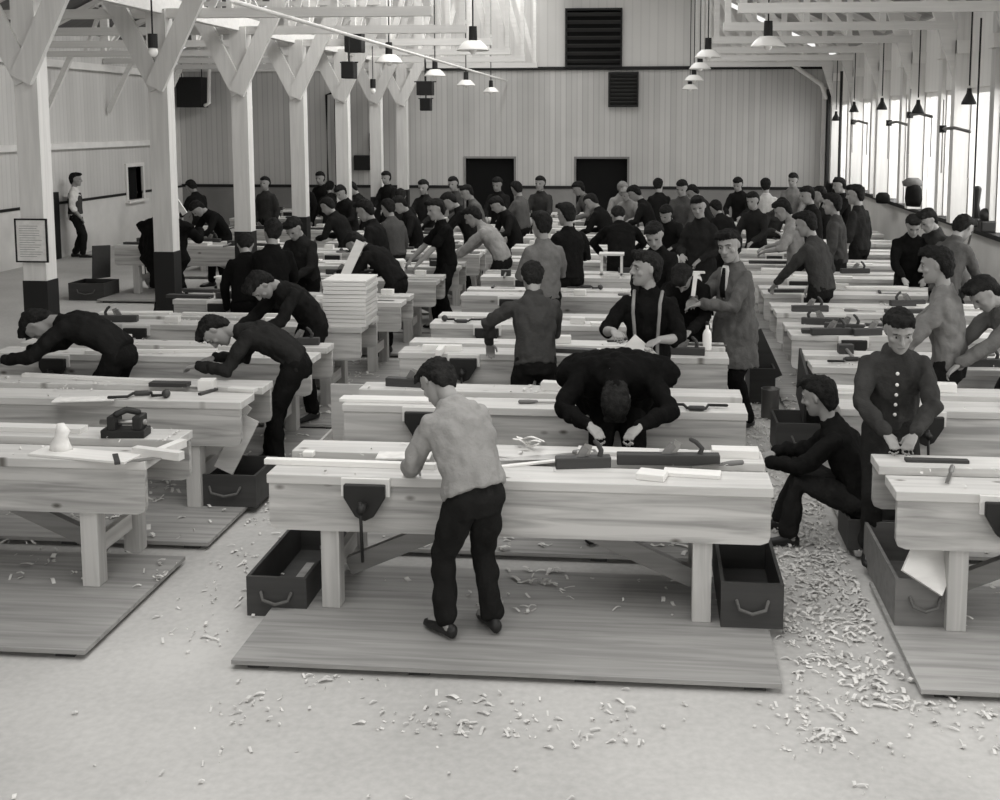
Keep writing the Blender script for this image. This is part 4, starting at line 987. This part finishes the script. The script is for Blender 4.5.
# --- left second workbench
clutter('left', 1, [('strip', 2, 'rear')])
put(T_block(.11, .10, .075), on(187, 402)+V((0, .35, 0)), 8, 'pale cube shaped block on the second left bench near bent boy', 'wood block')
put(T_brace(), on(140, 399), 15, 'dark brace drill on front plank of second left bench', 'drill')
put(T_board(.28, .08, .03, M_DARKWOOD), on(170, 386)+V((0, .0, 0)), 0, 'dark flat offcut behind the brace drill, second left bench', 'board')
put(T_board(.20, .07, .025), on(243, 391), -10, 'pale offcut near the right end of second left bench', 'board')
put(T_board(.40, .12, .01, M_PAPER), on(85, 400), 12, 'sheet of paper at left of the second left bench', 'paper')
put(T_square(), on(212, 391), 160, 'try square in front of the bent boy, second left bench', 'square')
# --- right front workbench
put(T_board(.34, .045, .018, M_DARKWOOD), V((1.60, 6.22, .79)), 0, 'dark flat rule under the hands of the buttoned jacket boy', 'rule')
put(T_chisel(), V((1.60, 5.95, .79)), 70, 'small chisel on the nearest right bench', 'chisel')
put(T_board(.4, .1, .02), V((2.2, 6.2, .79)), -5, 'pale offcut at right edge on the nearest right bench', 'board')
# trays stacked on fourth left bench
tx0, ty0 = -2.74, 9.97
TN = ['bottom', 'second lowest', 'third lowest', 'fourth lowest', 'fifth lowest', 'middle', 'fifth from the top', 'fourth from the top', 'third from the top', 'second from the top', 'topmost']
pt = None
for i in range(11):
    if pt is None:
        pt = empty('wooden_tray'); MB().box(-.19, .19, .01, .44, .004, .012).build('bottom', M_PALEBOARD, pt)
        for a in ((-.20, .20, 0, .015), (-.20, .20, .435, .45)): MB().box(a[0], a[1], a[2], a[3], 0, .034).build('side', M_PALEBOARD, pt, bevel=.002)
        for a in (-.20, .185): MB().box(a, a+.015, .015, .435, 0, .034).build('end', M_PINEY, pt)
        t = pt
    else: t = copy_tree(pt)
    t.location = (tx0+random.uniform(-.006, .006), ty0+random.uniform(-.006, .006), .7905+i*.0375); t.rotation_euler = (0, 0, R(random.uniform(-1.2, 1.2)))
    tag(t, 'shallow pale wooden tray on fourth left workbench, %s of the tall stack' % TN[i], 'tray', 'stacked wooden trays')
tag(MB().box(-.205, .205, -.005, .455, 0, .014).build('tray_cover', M_PALEBOARD), 'pale flat lid board lying on top of the stacked trays', 'board').location = (tx0, ty0, .7905+11*.0375)
# long plank carried
tag(MB().beam((-3.32, 11.9, .86), (-3.10, 12.0, 1.36), .10, .025, (0, 1, 0)).build('plank', M_PALEBOARD), 'long pale plank tilted up against the bending boy behind the trays', 'plank')
tag(MB().beam(aty(171, 193, 14.3), aty(185, 214, 14.3), .07, .025, (0, 1, 0)).build('plank', M_PALEBOARD), 'short pale plank raised by the big man behind the post', 'plank')
# short board held by the suspenders boy, small rule held by coat man
tag(MB().beam(aty(628, 342, 8.06), aty(664, 374, 8.02), .15, .03, (0, 1, 0)).build('board', M_PALEBOARD), 'short pale board held by the tall boy with suspenders', 'board')
tag(MB().beam(aty(693, 296, 9.52), aty(696, 272, 9.52), .035, .012, (0, 1, 0)).build('rule', M_PAPER), 'small white rule held upright by the man in grey tweed coat', 'rule')
# ------------- tool chests
def chest(x0, x1, y0, y1, h, label, mat=M_CHEST, lid=70, z=0, rope=True, hinge='L'):
    r = empty('tool_chest', ((x0+x1)/2, (y0+y1)/2, z)); tag(r, label, 'tool chest')
    w, d = (x1-x0)/2, (y1-y0)/2; t = .018
    MB().box(-w, w, -d, -d+t, 0, h).box(-w, w, d-t, d, 0, h).box(-w, -w+t, -d+t, d-t, 0, h).box(w-t, w, -d+t, d-t, 0, h).box(-w+t, w-t, -d+t, d-t, 0, .02).build('box', mat, r)
    L_ = R(lid)
    if hinge == 'L':
        e = V((-w-math.cos(PI-L_)*-1*0, 0, h)); dx = V((math.cos(L_), 0, math.sin(L_)))
        p0 = V((-w+.01, 0, h+.012)); MB().beam(p0, p0+dx*2*w, 2*d, .02, (0, 1, 0)).build('lid', mat, r)
    elif hinge == 'B':
        p0 = V((0, d-.01, h+.012)); dx = V((0, -math.cos(L_), math.sin(L_))); MB().beam(p0, p0+dx*2*d, 2*w, .02, (1, 0, 0)).build('lid', mat, r)
    if rope: MB().tube([(-w*.5, -d-.008, h*.62), (-w*.42, -d-.022, h*.45), (0, -d-.026, h*.36), (w*.42, -d-.022, h*.45), (w*.5, -d-.008, h*.62)], .009).build('rope_handle', cloth(.12), r, smooth=True)
    MB().tube([(-w*.4, -d*.5, .04), (w*.3, -d*.2, .05)], .02).build('stowed_tool', M_IRON, r, smooth=True)
    return r
chest(-2.13, -1.80, 5.68, 6.60, .22, 'long dark open tool chest under left end of the nearest middle bench', lid=100, z=0, hinge='N')
chest(.40, .72, 5.66, 6.42, .24, 'dark open tool chest with rope handle under right end, nearest bench', lid=100, z=.05, hinge='N')
chest(1.30, 1.60, 5.76, 6.62, .25, 'pale brown open tool chest beside leg of nearest right bench', M_MIDWOOD, lid=100, z=.05, hinge='N')
chest(-3.05, -2.62, 7.22, 7.68, .22, 'dark tool chest under right end of the second left bench', lid=100, z=.05, hinge='N')
chest(-2.45, -2.10, 8.10, 8.80, .26, 'closed pale wooden chest in the left aisle behind second bench', M_PINE, lid=0, z=.0, hinge='L', rope=False)
chest(.98, 1.22, 10.6, 11.1, .34, 'dark chest with pale slanting lid left of fourth right bench', lid=25, z=0, hinge='L', rope=False)
chest(1.02, 1.50, 8.72, 9.15, .27, 'dark open toolbox behind the sitting boy under third right bench', lid=75, z=.05, hinge='B')
chest(-8.6, -8.05, 16.0, 16.5, .26, 'dark open chest with raised lid in the far left aisle', lid=95, z=0, hinge='B')
chest(1.24, 1.60, 6.80, 7.16, .19, 'low dark box that the sitting boy uses as seat', lid=0, z=.05, hinge='L', rope=False)
tag(MB().beam((1.42, 5.72, .30), (1.60, 5.92, .58), .24, .02, (0, 1, 0)).build('leaning_board', M_PALEBOARD), 'pale board leaning over the open chest under nearest right bench', 'board')
tag(MB().beam((-3.10, 7.55, .27), (-2.82, 7.62, .66), .10, .03, (0, 1, 0)).build('leaning_board', M_PALEBOARD), 'pale board leaning under the second left bench, left one', 'board')
tag(MB().beam((-2.88, 7.32, .27), (-2.72, 7.42, .62), .14, .02, (0, 1, 0)).build('leaning_board', M_PINE), 'wider board leaning under the second left bench, right one', 'board')
tag(MB().lathe([(0, 0), (.075, 0), (.08, .01), (.08, .26), (.085, .27), (.075, .27), (.072, .02), (0, .02)], (1.12, 10.1, 0)).build('metal_bucket', plain('tin', .12, .4, .6), smooth=True), 'tall tin bucket left of the fourth right workbench', 'bucket')
b_ = empty('bottle', (.50, 9.2, .79)); tag(b_, 'pale bottle on third middle bench in front of the coated man', 'bottle')
MB().lathe([(0, 0), (.035, 0), (.037, .01), (.037, .13), (.028, .16), (.013, .18), (.013, .21), (0, .212)]).build('glass_body', M_ENAMEL, b_, smooth=True); MB().cyl((0, 0, .21), (0, 0, .235), .014).build('cap', M_BLACK, b_)
# small white frames on benches
def frame(p, rz, w, h, label):
    r = empty('small_stand', p, R(rz)); tag(r, label, 'stand')
    for sx in (-1, 1):
        for sy in (-1, 1): MB().box(sx*w-.014, sx*w+.014, sy*.08-.014, sy*.08+.014, 0, h).build('leg', M_PALEBOARD, r)
    MB().box(-w-.03, w+.03, -.11, .11, h, h+.022).build('top', M_PALEBOARD, r)
    MB().box(-w-.02, w+.02, -.094, -.066, .03, .055).build('stretcher', M_PALEBOARD, r)
frame(V((-.42, 13.55, .79)), 0, .12, .27, 'small white wooden frame standing before the black clad bending worker')
frame(V((-2.95, 13.05, .79)), 20, .07, .22, 'small white slatted stand on the left bench by black shirted boy')
frame(V((-1.55, 16.7, .79)), 0, .1, .26, 'tiny pale stand on a far middle bench before the doorway')
# dark piles of planes on right benches
for i, (dx, dy, rz) in enumerate(((0, 0, 8), (.16, .09, -18), (.36, .02, 14), (.52, .1, -6))):
    o = kindly('plane'); put(o, V((1.62+dx, 9.98+dy*1.2+(.0 if dy < .05 else .13), .7905)), rz, 'dark wooden plane in heap on fourth right bench, %s from the left' % ['first', 'second', 'third', 'last'][i], 'plane', 'planes heaped on the fourth right bench')

# ================================================================== SHAVINGS
rs = random.Random(5)
sh = MB()
def curl(x, y, z, s):
    a = rs.uniform(0, 2*PI); w = s*rs.uniform(.2, .45); r = s*rs.uniform(.25, .5); tot = rs.uniform(1.2, 4.6); n = 4
    st = rs.uniform(-.6, .6); c, q = math.cos(a), math.sin(a); vs = []
    flat = rs.random() < .35
    for j in range(n+1):
        t = tot*j/n
        if flat: lx, lz = s*(j/n-.5)*1.3, .004+.008*math.sin(t*1.5)+.004
        else: lx, lz = r*math.sin(t)+st*s*j/n*.6, r*(1-math.cos(t))*.55+.003
        for sy in (-1, 1):
            ly = sy*w/2+.2*s*j/n
            vs.append((x+lx*c-ly*q, y+lx*q+ly*c, z+max(.002, lz)))
    sh.raw(vs, [(2*j, 2*j+1, 2*j+3, 2*j+2) for j in range(n)])
def scatter(n, x0, x1, y0, y1, z, s0=.03, s1=.07, clump=0):
    cs = [(rs.uniform(x0, x1), rs.uniform(y0, y1)) for _ in range(max(1, n//18))]
    for _ in range(n):
        if clump and rs.random() < clump:
            c = rs.choice(cs); x = min(x1, max(x0, rs.gauss(c[0], .09))); y = min(y1, max(y0, rs.gauss(c[1], .11)))
        else: x = rs.uniform(x0, x1); y = rs.uniform(y0, y1)
        curl(x, y, z, rs.uniform(s0, s1))
scatter(2200, .74, 1.22, 5.6, 12.5, 0, .02, .055, .5)
scatter(800, .70, 1.22, 5.0, 8.0, 0, .02, .055, .6)
scatter(240, -2.0, 1.9, 4.6, 5.05, 0, .02, .05, .7)
scatter(120, .7, 2.4, 4.7, 5.6, 0, .02, .06, .7)
scatter(60, -2.6, 2.2, 3.9, 4.7, 0, .015, .04, .5)
scatter(260, -2.62, -2.06, 5.2, 9.5, 0, .02, .05, .7)
scatter(120, -2.62, -2.06, 9.5, 15, 0, .02, .05, .5)
for cn_, rows, x0, x1 in (('m', CROWS[:5], -2.0, .65), ('l', LROWS[:5], -5.2, -2.75), ('r', RROWS[:5], 1.3, 3.9)):
    for k, y in enumerate(rows):
        scatter(110 if k else 60, x0, x1, y+.05, y+.62, .05, .03, .07, .6)
        if k: scatter(110, x0, x1, y-.58, y-.02, .05, .03, .07, .6)
        scatter(26, x0+.05, x1-.05, y+.3, y+.62, .79, .02, .045, .5)
        scatter(14, x0+.05, x1-.05, y+.03, y+.24, .79, .02, .04, .5)
tag(sh.build('wood_shavings', M_SHAV), 'curled wood shavings scattered over floor, duckboards and bench tops', 'shavings', None, 'stuff')

# ================================================================== LIGHT
w = bpy.data.worlds.new('overcast_sky'); sc.world = w; w.use_nodes = True
bg = w.node_tree.nodes['Background']; bg.inputs[0].default_value = (1.0, .99, .97, 1); bg.inputs[1].default_value = 1.0
def area(name, loc, rot, sx, sy, e, col=(1, .992, .975)):
    l = bpy.data.lights.new(name, 'AREA'); l.shape = 'RECTANGLE'; l.size = sx; l.size_y = sy; l.energy = e; l.color = col
    o = bpy.data.objects.new(name, l); o.location = loc; o.rotation_euler = rot; COL.objects.link(o); return o
area('window_daylight', (XR+1.4, 14, 3.2), (0, R(68), 0), 2.6, 26, 1300)
area('overhead_fill_front', (-.8, 4.5, 5.6), (R(4), 0, 0), 6, 7, 350)  # added overhead fill for the front benches; the roof is closed above it
area('overhead_fill_nave', (-.7, 17, 6.3), (0, 0, 0), 2.2, 16, 350)  # added fill under the closed roof, lighting the rear benches from above
area('left_wall_fill', (-2.6, 19, 6.9), (0, R(60), 0), 1.4, 14, 640)  # unseen fill lamp added to brighten the left wall and aisle
area('rear_windows', (-1.5, -3.9, 2.6), (R(84), 0, 0), 12, 2.6, 215)
sc.view_settings.view_transform = 'Standard'; sc.view_settings.look = 'None'; sc.view_settings.gamma = 1; sc.view_settings.exposure = 0.08
sc.cycles.use_denoising = True; sc.cycles.max_bounces = 6
# every label may be used once, except where nothing tells the things apart
seen = {}
for o in sc.objects:
    if o.parent is None and 'label' in o: seen.setdefault(o['label'], []).append(o.name)
for k_, v_ in seen.items():
    if len(v_) > 1: print('DUPLICATE LABEL', k_, v_)
for k_ in seen:
    if not 4 <= len(k_.split()) <= 16: print('LABEL LENGTH', k_)
